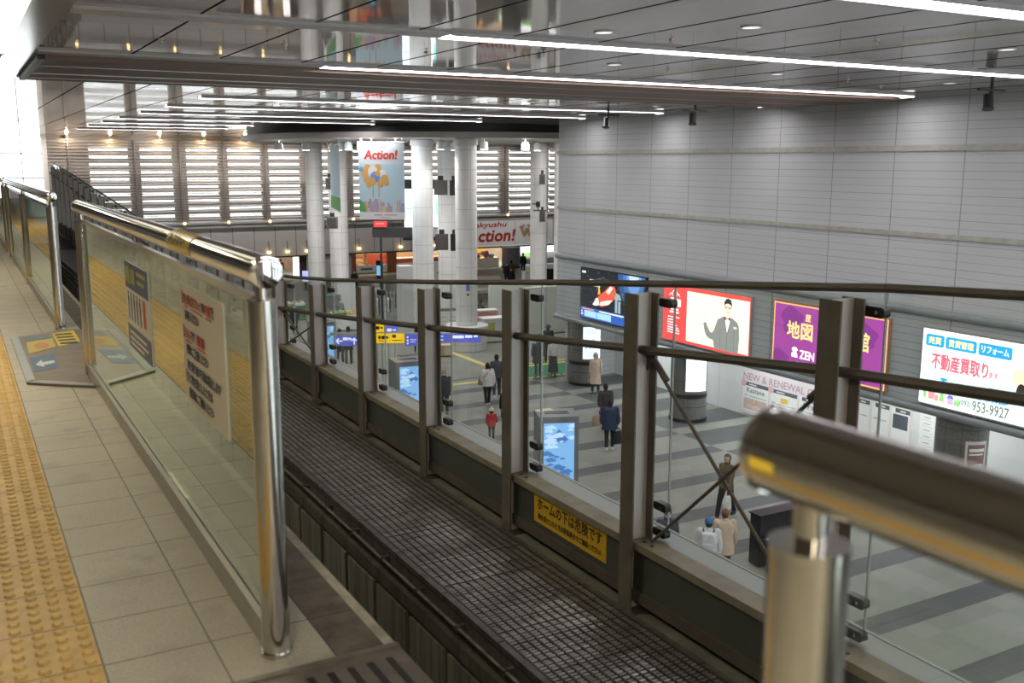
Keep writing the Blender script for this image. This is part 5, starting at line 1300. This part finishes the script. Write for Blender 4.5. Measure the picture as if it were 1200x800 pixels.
for i, (u, v) in enumerate([(626.8, 346), (641, 346)]):
    x, y = gpt(u, v); y -= .2
    t = thing('loudspeaker', (x, y, ZF), ['black loudspeaker stack, left one of the pair at the brown counter', 'black loudspeaker stack, right one of the pair at the brown counter'][i], 'speaker')
    part('cabinet', MB().box(x-.36, x+.36, y-.7, y-.1, ZF+.05, ZF+2.1-.2*i), 'black', t, bevel=.02)
    part('foot', MB().box(x-.3, x+.3, y-.65, y-.15, ZF, ZF+.05), 'dark', t)
    part('grille', MB().box(x-.3, x+.3, y-.715, y-.70, ZF+.3, ZF+1.7), 'black_plastic', t)
block('white_box_stand', 'short white stand box beside the black loudspeakers', 'stand', gpt(619.5, 349), .55, .5, 1.75, 'white', 0, lambda f, w, d, h, t: part('top', MB().fbox(f, -w/2-.03, w/2+.03, h, h+.04, -d, .03), 'white', t))
# black sign stand with a blue screen before the restaurant
f, w, h, t = screen_at(441, 291, 448, 326, 71, None, 'tall black sign stand with a blue picture before the restaurant', 'sign stand', 'sign_stand')
f = Fr((f.o.x, f.o.y, ZF), f.u, (0, 0, 1))
part('body', MB().fbox(f, 0, .46, 0, 2.0, -.3, 0), 'black', t, bevel=.03)
part('screen', MB().fbox(f, .03, .43, .95, 1.65, 0, .01), em('stand_blue', (.22, .5, .75), .9), t)
part('base', MB().fbox(f, -.1, .56, 0, .08, -.4, .1), 'black', t)
# ------------------------------------------------------------------ street piano, partly hidden at the lower right
PX, PY = gpt(899, 672)
f = Fr((PX+.75, PY, ZF), (1, 0, 0), (0, 0, 1))
t = thing('upright_piano', (PX+.75, PY, ZF), 'black upright piano half hidden by the blurred fence post', 'piano')
part('case', MB().fbox(f, -.74, .74, .05, 1.22, -.62, -.28).fbox(f, -.74, .74, .58, .72, -.30, .0), pm('piano_black', (.012, .012, .014), .3), t, bevel=.012)
part('lid', MB().fbox(f, -.77, .77, 1.22, 1.25, -.64, -.26), 'piano_black', t)
part('keyboard', MB().fbox(f, -.66, .66, .72, .735, -.18, -.02), 'white', t)
for a in (-.70, .66):
    part('leg', MB().tube([f(a+.02, .58, -.05), f(a+.02, .45, -.03), f(a+.02, .2, -.07), f(a+.02, .0, -.04)], [.045, .05, .03, .038], 10), 'piano_black', t)
part('pedal', MB().fbox(f, -.06, -.03, .04, .06, -.3, -.16).fbox(f, .03, .06, .04, .06, -.3, -.16), 'chrome', t)
# ------------------------------------------------------------------ people
def bake_skin(name, verts, edges, radii, root=0, sub=1):
    me = bpy.data.meshes.new(name); me.from_pydata([tuple(v) for v in verts], edges, [])
    ob = bpy.data.objects.new(name, me); COL.objects.link(ob)
    ob.modifiers.new('skin', 'SKIN')
    for i, sv in enumerate(me.skin_vertices[0].data):
        r = radii[i]; sv.radius = r if isinstance(r, tuple) else (r, r); sv.use_root = (i == root)
    s = ob.modifiers.new('sub', 'SUBSURF'); s.levels = sub; s.render_levels = sub
    dg = bpy.context.evaluated_depsgraph_get(); dg.update()
    out = bpy.data.meshes.new_from_object(ob.evaluated_get(dg))
    bpy.data.objects.remove(ob); bpy.data.meshes.remove(me)
    return out
def cloth(name, col): return pm('cloth_'+name, col, .8, noise=.12, nscale=9)
def person(pos, face, label, H=1.66, top=(.1, .1, .1), hem=.80, legs=(.03, .03, .035), hair=(.02, .017, .015), hairlen=0, hat=None, stride=.0, skirt=False, shoes=(.05, .05, .05), arm=(0, 0), elbow=(0, 0), mask=True, lean=0., width=1., sit=False, puffy=0., headk=1.):
    """face: compass angle of the way the person looks, 0 = +Y, clockwise. arm: forward swing of the left and right arm in radians"""
    k = H/1.70
    t = bpy.data.objects.new('person', None); COL.objects.link(t)
    t.location = (*pos, ZF); t.rotation_euler = (0, 0, -face); ORI[t.name] = Vector((0, 0, 0)); tag(t, label, 'person')
    sc = lambda p: Vector((p[0]*k, p[1]*k, p[2]*k))
    drop = .42 if sit else 0
    V, E, R = [], [], []
    def nv(p, r, par=None):
        V.append(sc(p)); R.append(tuple(q*k for q in r) if isinstance(r, tuple) else r*k)
        if par is not None: E.append((par, len(V)-1))
        return len(V)-1
    ly = lambda z: lean*max(0, z-.9)
    pel = nv((0, 0, .93-drop), (.125, .09)); wai = nv((0, ly(1.08), 1.08-drop), (.115, .085), pel); che = nv((0, ly(1.27), 1.27-drop), (.14, .10), wai)
    nb = nv((0, ly(1.42), 1.42-drop), .065, che); ne = nv((0, .01+ly(1.47), 1.475-drop), .05, nb)
    J = {}
    for s, i in ((-1, 0), (1, 1)):
        sh = (s*.175*width, ly(1.37), 1.375-drop)
        A = arm[i]; el = (sh[0]+s*.045, sh[1]+.27*math.sin(A), sh[2]-.27*math.cos(A))
        B = A+elbow[i]; wr = (el[0]+s*.01*(1-elbow[i]), el[1]+.24*math.sin(B), el[2]-.24*math.cos(B))
        hd = (wr[0], wr[1]+.085*math.sin(B+.15), wr[2]-.085*math.cos(B+.15))
        a = nv(sh, .05, che); b = nv(el, .038, a); c = nv(wr, .027, b); nv(hd, (.034, .02), c)
        hip = (s*.09, 0, .88-drop); st = s*stride
        if sit: kn, an, toe = (s*.11, .42, .50), (s*.11, .40, .09), (s*.12, .54, .035)
        else:
            kn = (s*.095, st*.45+abs(st)*.08+.02, .49-abs(st)*.04); an = (s*.095, st, .085+(max(0, -st)*.25)); toe = (s*.10, st+.13, .035+max(0, -st)*.06)
        p = nv(hip, .08, pel); q = nv(kn, .053, p); r = nv(an, .037, q); nv(toe, .03, r)
        J[i] = (sh, el, wr, hd, B, hip, kn, an, toe)
    me = bake_skin('body', V, E, R)
    # head with nose, ears, brow and lips, and five-fingered hands, joined into the one body mesh
    mb = MB(); hy = .02+ly(1.6); hz = 1.585-drop
    head = MB().ball((0, 0, 0), (.078, .098, .118), 14, 10)
    for p in head.v:
        if p.z < -.02: p.x *= 1-.30*min(1, (-.02-p.z)/.1); p.y = p.y*(1-.18*min(1, (-.02-p.z)/.1))+.012
        mb_p = sc((p.x, p.y+hy, p.z+hz)); mb.v.append(mb_p)
    mb.f += head.f
    mb.add([sc((x, y+hy, z+hz)) for x, y, z in ((-.016, .09, -.03), (.016, .09, -.03), (0, .122, -.024), (0, .092, .022))], [(0, 1, 2), (1, 3, 2), (3, 0, 2)])
    for s in (-1, 1): mb.ball(sc((s*.080, hy-.005, hz-.005)), (.012*k, .022*k, .032*k), 6, 5)
    mb.tube([sc((0, ly(1.45), 1.44-drop)), sc((0, hy, 1.53-drop))], [.054*k, .05*k], 10)
    for s, i in ((-1, 0), (1, 1)):
        hd, B = J[i][3], J[i][4]
        d = Vector((0, math.sin(B+.2), -math.cos(B+.2))); n_ = Vector((0, math.cos(B+.2), math.sin(B+.2)))
        for q in range(4):
            L = (.062, .072, .068, .052)[q]; b0 = Vector(hd)+n_*(.024-.016*q)
            mb.tube([sc(b0), sc(b0+d*L*.5+Vector((-s*.006, 0, 0))), sc(b0+d*L+Vector((-s*.022, 0, 0)))], [.0085*k, .008*k, .006*k], 6)
        b0 = Vector(hd)-d*.045+n_*.026
        mb.tube([sc(b0), sc(b0+d*.03+n_*.024), sc(b0+d*.062+n_*.026)], [.010*k, .009*k, .007*k], 6)
    bm = bmesh.new(); bm.from_mesh(me)
    vs = [bm.verts.new(p) for p in mb.v]
    for f in mb.f:
        try: bm.faces.new([vs[i] for i in f])
        except ValueError: pass
    bm.to_mesh(me); bm.free(); me.materials.clear(); me.materials.append(M['skin'])
    me.polygons.foreach_set('use_smooth', [True]*len(me.polygons))
    body = bpy.data.objects.new('body', me); COL.objects.link(body); body.parent = t; ORI[body.name] = Vector((0, 0, 0))
    P = lambda nm, m_, mt: part(nm, m_, mt, t)
    P('eye', MB().ball(sc((-.03, hy+.088, hz+.012)), .010*k, 6, 5).ball(sc((.03, hy+.088, hz+.012)), .010*k, 6, 5), 'ink_black')
    if mask: P('face_mask', MB().ball(sc((0, hy+.052, hz-.05)), (.062*k, .058*k, .048*k), 10, 8), 'white')
    else: P('mouth', MB().ball(sc((0, hy+.088, hz-.06)), (.022*k, .008*k, .007*k), 8, 5), pm('lip', (.45, .20, .17), .5))
    hm = cloth('hair%d%d' % (int(hair[0]*100), int(hair[2]*100)), hair)
    mb = MB().ball(sc((0, hy-.012, hz+.012)), (.092*k, .108*k, .122*k), 16, 12, cut=lambda p: p.y > .045*k and p.z < .055*k)
    if hairlen: mb.loft([(*sc((0, hy-.055, hz-.03-hairlen))[:2], sc((0, 0, hz-.03-hairlen)).z, .07*k, .03*k), (0, (hy-.06)*k, (hz-.10)*k, .095*k, .055*k), (0, (hy-.03)*k, (hz+.02)*k, .09*k, .09*k)], 12)
    P('hair', mb, hm)
    if hat:
        kind, hc = hat; hm2 = cloth('hat%d%d' % (int(hc[0]*100), int(hc[2]*100)), hc)
        mb = MB().ball(sc((0, hy-.01, hz+.045)), (.104*k, .118*k, .098*k), 16, 10, cut=lambda p: p.z < -.02*k)
        if kind == 'bucket': mb.loft([(0, hy*k, (hz+.02)*k, .155*k, .165*k), (0, hy*k, (hz+.05)*k, .104*k, .118*k)], 18, False)
        elif kind == 'cap': mb.loft([(0, (hy+.10)*k, (hz+.045)*k, .075*k, .085*k), (0, (hy+.09)*k, (hz+.06)*k, .075*k, .09*k)], 12)
        elif kind == 'hood': mb.ball(sc((0, hy-.03, hz-.03)), (.115*k, .12*k, .15*k), 14, 10, cut=lambda p: p.y > .05*k)
        elif kind == 'beanie': mb.ball(sc((0, hy-.01, hz+.15)), .035*k, 8, 6).loft([(0, (hy-.01)*k, (hz+.02)*k, .108*k, .122*k), (0, (hy-.01)*k, (hz+.06)*k, .108*k, .122*k)], 16)
        P('hat', mb, hm2)
    # upper garment: torso down to the hem, and sleeves
    tm = cloth('top%d%d%d' % tuple(int(c*100) for c in top), top); g = .022+puffy
    w = width
    rings = [(0, (ly(1.46))*k, (1.455-drop)*k, .068*k, .062*k), (0, ly(1.42)*k, (1.425-drop)*k, .13*k*w, .085*k), (0, ly(1.38)*k, (1.375-drop)*k, (.198+puffy)*k*w, (.112+puffy)*k), (0, ly(1.25)*k, (1.25-drop)*k, (.192+g)*k*w, (.120+g)*k), (0, ly(1.08)*k, (1.08-drop)*k, (.150+g)*k*w, (.106+g)*k), (0, 0, (.93-drop)*k, (.160+g)*k*w, (.118+g)*k)]
    if hem < .93: 
        rings.append((0, 0, (hem-drop)*k, (.160+g+(.93-hem)*.09)*k*w, (.12+g+(.93-hem)*.09)*k))
    mb = MB().loft(rings, 18)
    for i in (0, 1):
        sh, el, wr = J[i][0], J[i][1], J[i][2]
        s0 = Vector(sh)-Vector((.06*(1 if sh[0] > 0 else -1), 0, -.02))
        mb.tube([sc(s0), sc(sh), sc((Vector(sh)+Vector(el))/2), sc(el), sc((Vector(el)+Vector(wr))/2), sc(wr)], [.06*k, (.066+puffy)*k, (.062+puffy)*k, (.056+puffy)*k, (.052+puffy)*k, .043*k], 12)
        mb.ball(sc(sh), ((.068+puffy)*k,)*3, 12, 8)
    P('coat', mb, tm)
    P('collar', MB().loft([(0, ly(1.43)*k, (1.43-drop)*k, .095*k, .085*k), (0, (.005+ly(1.49))*k, (1.495-drop)*k, .074*k, .072*k)], 14, False), tm)
    lm = cloth('legs%d%d%d' % tuple(int(c*100) for c in legs), legs)
    if skirt:
        P('skirt', MB().loft([(0, 0, .96*k, .15*k, .115*k), (0, 0, .7*k, .19*k, .15*k), (0, 0, .18*k, .235*k, .20*k)], 18), lm)
    else:
        mb = MB().loft([(0, 0, (1.0-drop)*k, .145*k, .11*k), (0, 0, (.9-drop)*k, .175*k, .125*k), (0, 0, (.80-drop)*k, .165*k, .115*k)], 16)
        for i in (0, 1):
            hip, kn, an = J[i][5], J[i][6], J[i][7]
            mid = (Vector(hip)+Vector(kn))/2
            mb.tube([sc(hip), sc(mid), sc(kn), sc((Vector(kn)+Vector(an))/2), sc((an[0], an[1], an[2]+.0))], [.098*k, .088*k, .070*k, .062*k, .056*k], 12)
        P('trousers', mb, lm)
    sm = cloth('shoe%d' % int(shoes[0]*100), shoes)
    for i in (0, 1):
        an, toe = J[i][7], J[i][8]; z0 = max(0, an[2]-.085)
        mb = MB().loft([(an[0]*k, (an[1]+.045)*k, z0*k, .046*k, .125*k), (an[0]*k, (an[1]+.045)*k, (z0+.03)*k, .048*k, .128*k), (an[0]*k, (an[1]+.02)*k, (z0+.065)*k, .042*k, .09*k), (an[0]*k, an[1]*k, (z0+.12)*k, .042*k, .048*k)], 14)
        P('shoe', mb, sm)
    if headk != 1:
        c0 = sc((0, hy, hz-.06))
        for ch in t.children:
            if ch.name.split('.')[0] in ('hair', 'hat', 'eye', 'face_mask'): ch.scale = (headk,)*3; ch.location = c0*(1-headk)
    # world position of a hand, for what it holds
    def hand(i):
        p = sc(J[i][3]); c, s = math.cos(-face), math.sin(-face)
        return Vector((pos[0]+p.x*c-p.y*s, pos[1]+p.x*s+p.y*c, ZF+p.z))
    return t, hand
def loc_pt(pos, face, x, y, z):
    c, s = math.cos(-face), math.sin(-face)
    return Vector((pos[0]+x*c-y*s, pos[1]+x*s+y*c, ZF+z))
def bag(h, label, col, w=.34, d=.14, hh=.3, strap=.16, name='handbag', mat=None):
    m_ = mat or cloth('bag%d%d' % (int(col[0]*100), int(col[2]*100)), col)
    t = thing(name, (h.x, h.y, h.z-strap-hh), label, 'bag')
    z1 = h.z-strap-.03; z0 = z1-hh
    part('body', MB().loft([(h.x, h.y, z0, w*.46, d*.5), (h.x, h.y, z0+.03, w*.5, d*.55), (h.x, h.y, z0+hh*.6, w*.48, d*.5), (h.x, h.y, z1, w*.40, d*.25)], 14), m_, t)
    part('handle', MB().tube([(h.x-w*.25, h.y, z1-.02), (h.x-w*.18, h.y, z1+strap*.8), (h.x, h.y, h.z-.02), (h.x+w*.18, h.y, z1+strap*.8), (h.x+w*.25, h.y, z1-.02)], .012, 8), m_, t)
    return t
def backpack(pos, face, col, label, z=1.12, back=-.20, k=1., side=0.):
    m_ = cloth('bag%d%d' % (int(col[0]*100), int(col[2]*100)), col)
    o = loc_pt(pos, face, side, back, z); t = thing('backpack', o, label, 'bag')
    f = Fr(loc_pt(pos, face, side, back, z-.2), loc_pt(pos, face, side+1, back, 0)-loc_pt(pos, face, side, back, 0), (0, 0, 1))
    part('body', MB().poly(f, rrect(-.15*k, 0, .30*k, .42*k, .09*k), -.08, .08), m_, t, bevel=.03)
    part('pocket', MB().poly(f, rrect(-.11*k, .03, .22*k, .18*k, .04*k), .08, .12), m_, t, bevel=.015)
    part('strap', MB().tube([f(-.09*k, .38*k, -.07), f(-.11*k, .44*k, -.16), f(-.11*k, .30*k, -.30)], .016, 8).tube([f(.09*k, .38*k, -.07), f(.11*k, .44*k, -.16), f(.11*k, .30*k, -.30)], .016, 8), 'cloth_dark', t)
    return t
AWAY = math.radians(30)
def pp(u, v): return gpt(u, v)
q = pp(571.5, 475); person(q, AWAY-.35, 'person in a white puffer jacket and black trousers walking away with a shoulder bag', 1.62, (.66, .66, .63), .80, (.018, .018, .02), hairlen=.05, stride=.13, shoes=(.5, .5, .5), arm=(.1, -.15), puffy=.03)
o = loc_pt(q, AWAY-.35, -.25, .03, .80); t = bag(o+Vector((0, 0, .42)), 'brown shoulder bag at the hip of the person in the white jacket', (.30, .17, .10), .26, .12, .22, .16, 'shoulder_bag')
part('strap', MB().tube([o+Vector((0, 0, .20)), loc_pt(q, AWAY-.35, -.12, -.18, 1.2), loc_pt(q, AWAY-.35, .12, -.05, 1.42)], .013, 8), cloth('bag3010', (.30, .17, .10)), t)
q = pp(582, 466); person(q, AWAY, 'person in a dark jacket and dark trousers just ahead of the white puffer jacket', 1.70, (.065, .07, .08), .82, (.045, .05, .06), stride=.16, shoes=(.55, .55, .55))
qc = pp(576, 515); _, hc = person(qc, AWAY+.1, 'small child in a red jacket and cream hat holding a hand', 1.02, (.50, .035, .045), .78, (.05, .05, .055), hat=('beanie', (.68, .58, .44)), stride=.06, puffy=.03, arm=(0, .5), width=1.1, headk=1.4)
q = pp(594, 509); person(q, AWAY+.1, 'adult in a dark coat beside the red-jacketed child, half behind a brown post', 1.66, (.03, .032, .04), .62, (.03, .03, .03), stride=.12, arm=(.25, 0))
q = pp(630.5, 440); person(q, PI+AWAY, 'person in a loose dark grey coat beside the one in a white top', 1.64, (.085, .09, .10), .58, (.10, .11, .125), stride=.05, hairlen=.02, width=1.12, arm=(.25, .25), puffy=.02)
q = pp(648, 440); person(q, PI+AWAY, 'person in a white top and long dark skirt facing the camera', 1.60, (.60, .60, .585), .98, (.03, .035, .045), hairlen=.2, skirt=True, arm=(.2, .2), elbow=(.7, .7))
q = pp(642, 424); person(q, AWAY, 'person in a bucket hat and dark jacket behind the couple', 1.72, (.055, .06, .068), .78, (.06, .065, .075), hat=('bucket', (.055, .06, .065)), stride=.05)
q = pp(697.5, 460); _, h = person(q, PI+AWAY+.4, 'person in a long cream hooded coat walking towards the camera by the far dark column', 1.60, (.58, .47, .38), .40, (.05, .05, .06), hat=('hood', (.56, .47, .42)), stride=.12, width=1.08, hairlen=.05)
bag(h(1), 'small tan bag in the hand of the person in the cream coat', (.32, .22, .14), .2, .1, .2, .1)
q = pp(709, 503); _, h = person(q, AWAY-.1, 'person in a dark puffer coat walking ahead of the navy jacket', 1.58, (.050, .042, .042), .50, (.03, .03, .03), stride=.1, puffy=.03, arm=(-.15, .15))
bag(h(0)+Vector((-.10, -.05, .03)), 'large tan bag carried by the person in the dark puffer coat', (.34, .26, .17), .46, .2, .34, .18)
q = pp(714, 527); _, h = person(q, AWAY+.1, 'person in a navy hooded jacket and white trainers, nearest of the walking pair', 1.64, (.028, .042, .085), .72, (.028, .025, .03), stride=.12, shoes=(.68, .68, .66), width=1.18, puffy=.03)
bag(h(1), 'black bag hanging from the hand of the person in the navy jacket', (.015, .017, .02), .34, .17, .40, .10, 'black_bag')
q = pp(850, 606); _, h = person(q, PI+AWAY+.75, 'person in an olive jacket striding with a white carrier bag', 1.68, (.135, .105, .06), .80, (.022, .022, .026), hair=(.10, .09, .085), stride=.26, arm=(.5, -.25), elbow=(.1, .4), mask=False)
bag(h(0), 'white plastic carrier bag in the hand of the person in the olive jacket', (.7, .7, .68), .26, .12, .34, .14, 'carrier_bag')
q = pp(828, 688); person(q, AWAY+.2, 'person in a white top and blue cap with a backpack, below the bracing rods', 1.55, (.62, .63, .66), .80, (.05, .06, .09), hat=('cap', (.06, .16, .36)), width=1.12, puffy=.03)
backpack(q, AWAY+.2, (.60, .62, .66), 'pale backpack on the person in the blue cap', 1.10, -.24)
q = pp(847, 676); person(q, AWAY+.1, 'person in a beige hooded coat beside the one in the blue cap', 1.56, (.56, .45, .34), .62, (.03, .03, .035), hair=(.16, .09, .05), width=1.1, puffy=.02)
q = pp(780, 676); person(q, PI+AWAY, 'person in a dark blue coat glimpsed past the brown post and clamp', 1.58, (.05, .065, .095), .62, (.03, .03, .035), hat=('beanie', (.09, .13, .26)), stride=.12, width=1.1)
q = pp(521, 484); person(q, PI+AWAY, 'person with a white scarf and dark coat half hidden by a brown post', 1.60, (.05, .052, .06), .72, (.04, .04, .045), hair=(.30, .30, .29), width=1.15, puffy=.02)
q = pp(507, 413); _, h = person(q, PI+AWAY-.3, 'person in a dark jacket and beige trousers beside the round column base', 1.68, (.06, .06, .065), .82, (.46, .40, .32), hairlen=.12, width=1.05)
s = gpt(517, 413.5)
t = thing('suitcase', (*s, ZF), 'white wheeled suitcase standing beside the person in beige trousers', 'suitcase')
part('shell', MB().box(s[0]-.23, s[0]+.23, s[1]-.13, s[1]+.13, ZF+.06, ZF+.78), 'white_wall', t, bevel=.05)
part('band', MB().box(s[0]-.12, s[0]+.12, s[1]-.14, s[1]+.14, ZF+.60, ZF+.68), 'dark', t)
part('handle', MB().tube([(s[0]-.1, s[1], ZF+.76), (s[0]-.1, s[1], ZF+1.02), (s[0]+.1, s[1], ZF+1.02), (s[0]+.1, s[1], ZF+.76)], .012, 8), 'dark', t)
mb = MB()
for a in (-.18, .18):
    for b in (-.08, .08): mb.ball((s[0]+a, s[1]+b, ZF+.032), .03, 8, 6)
part('wheel', mb, 'black', t)
q = pp(569, 391); person((q[0], q[1]+.8), AWAY+.9, 'person in a dark jumper leaning over the counter beside the round column', 1.70, (.05, .058, .068), .84, (.05, .05, .055), lean=.22, arm=(.7, .9), elbow=(.5, .5))
q = pp(399, 425); person(q, AWAY, 'person with a white cap seen behind the blue arrow sign', 1.66, (.07, .075, .08), .55, (.12, .125, .13), hat=('cap', (.62, .6, .55)), stride=.14, width=1.12)
q = pp(409, 426); person(q, AWAY, 'person in dark clothes walking beside the white cap', 1.70, (.05, .055, .065), .66, (.12, .12, .125), stride=.12)
q = pp(416, 345); person(q, PI+AWAY, 'small distant person in black standing before the restaurant shelves', 1.66, (.02, .02, .022), .6, (.025, .025, .03), stride=.06)
q = pp(441, 352); person(q, AWAY, 'small distant person in a pale coat before the black sign stand', 1.60, (.55, .53, .48), .6, (.2, .2, .2), hair=(.22, .14, .09))
q = pp(336, 331); person((q[0], 74.4), AWAY, 'small distant person in a maroon top at the back left shop entrance', 1.66, (.09, .03, .045), .80, (.03, .03, .04))
q = pp(599, 341); person(q, PI+AWAY, 'distant person in a long black coat, frontmost of the group by the drum column', 1.62, (.014, .014, .016), .42, (.02, .02, .02), stride=.1, width=1.1, mask=False)
q = pp(594, 334); person(q, PI+AWAY, 'distant person in dark clothes behind the long black coat, on its left', 1.66, (.03, .03, .033), .7, (.03, .03, .03))
q = pp(599, 332); person(q, AWAY, 'distant person in an olive top behind the group by the drum column', 1.72, (.12, .11, .07), .8, (.03, .03, .03))
q = pp(651, 329); person((q[0], q[1]+5), AWAY, 'distant person in a navy suit before the green shop', 1.74, (.022, .03, .05), .75, (.022, .025, .04))
q = pp(346, 391); person(q, PI+AWAY, 'person in dark clothes behind the stall nearest the near fence post', 1.55, (.06, .06, .065), .7, (.05, .05, .05), width=1.1)
q = pp(484, 412); person(q, AWAY, 'person in black half hidden by a brown post left of the notice stand', 1.66, (.03, .03, .034), .7, (.03, .03, .03))
q = pp(590, 374); person(q, PI+AWAY, 'person with dark hair behind the slanted partition', 1.64, (.06, .06, .066), .8, (.05, .05, .05))
q = pp(399, 383); person(q, PI+AWAY, 'person in a grey cap working behind the yellow market stall', 1.58, (.20, .22, .22), .7, (.06, .06, .06), hat=('cap', (.12, .13, .14)))
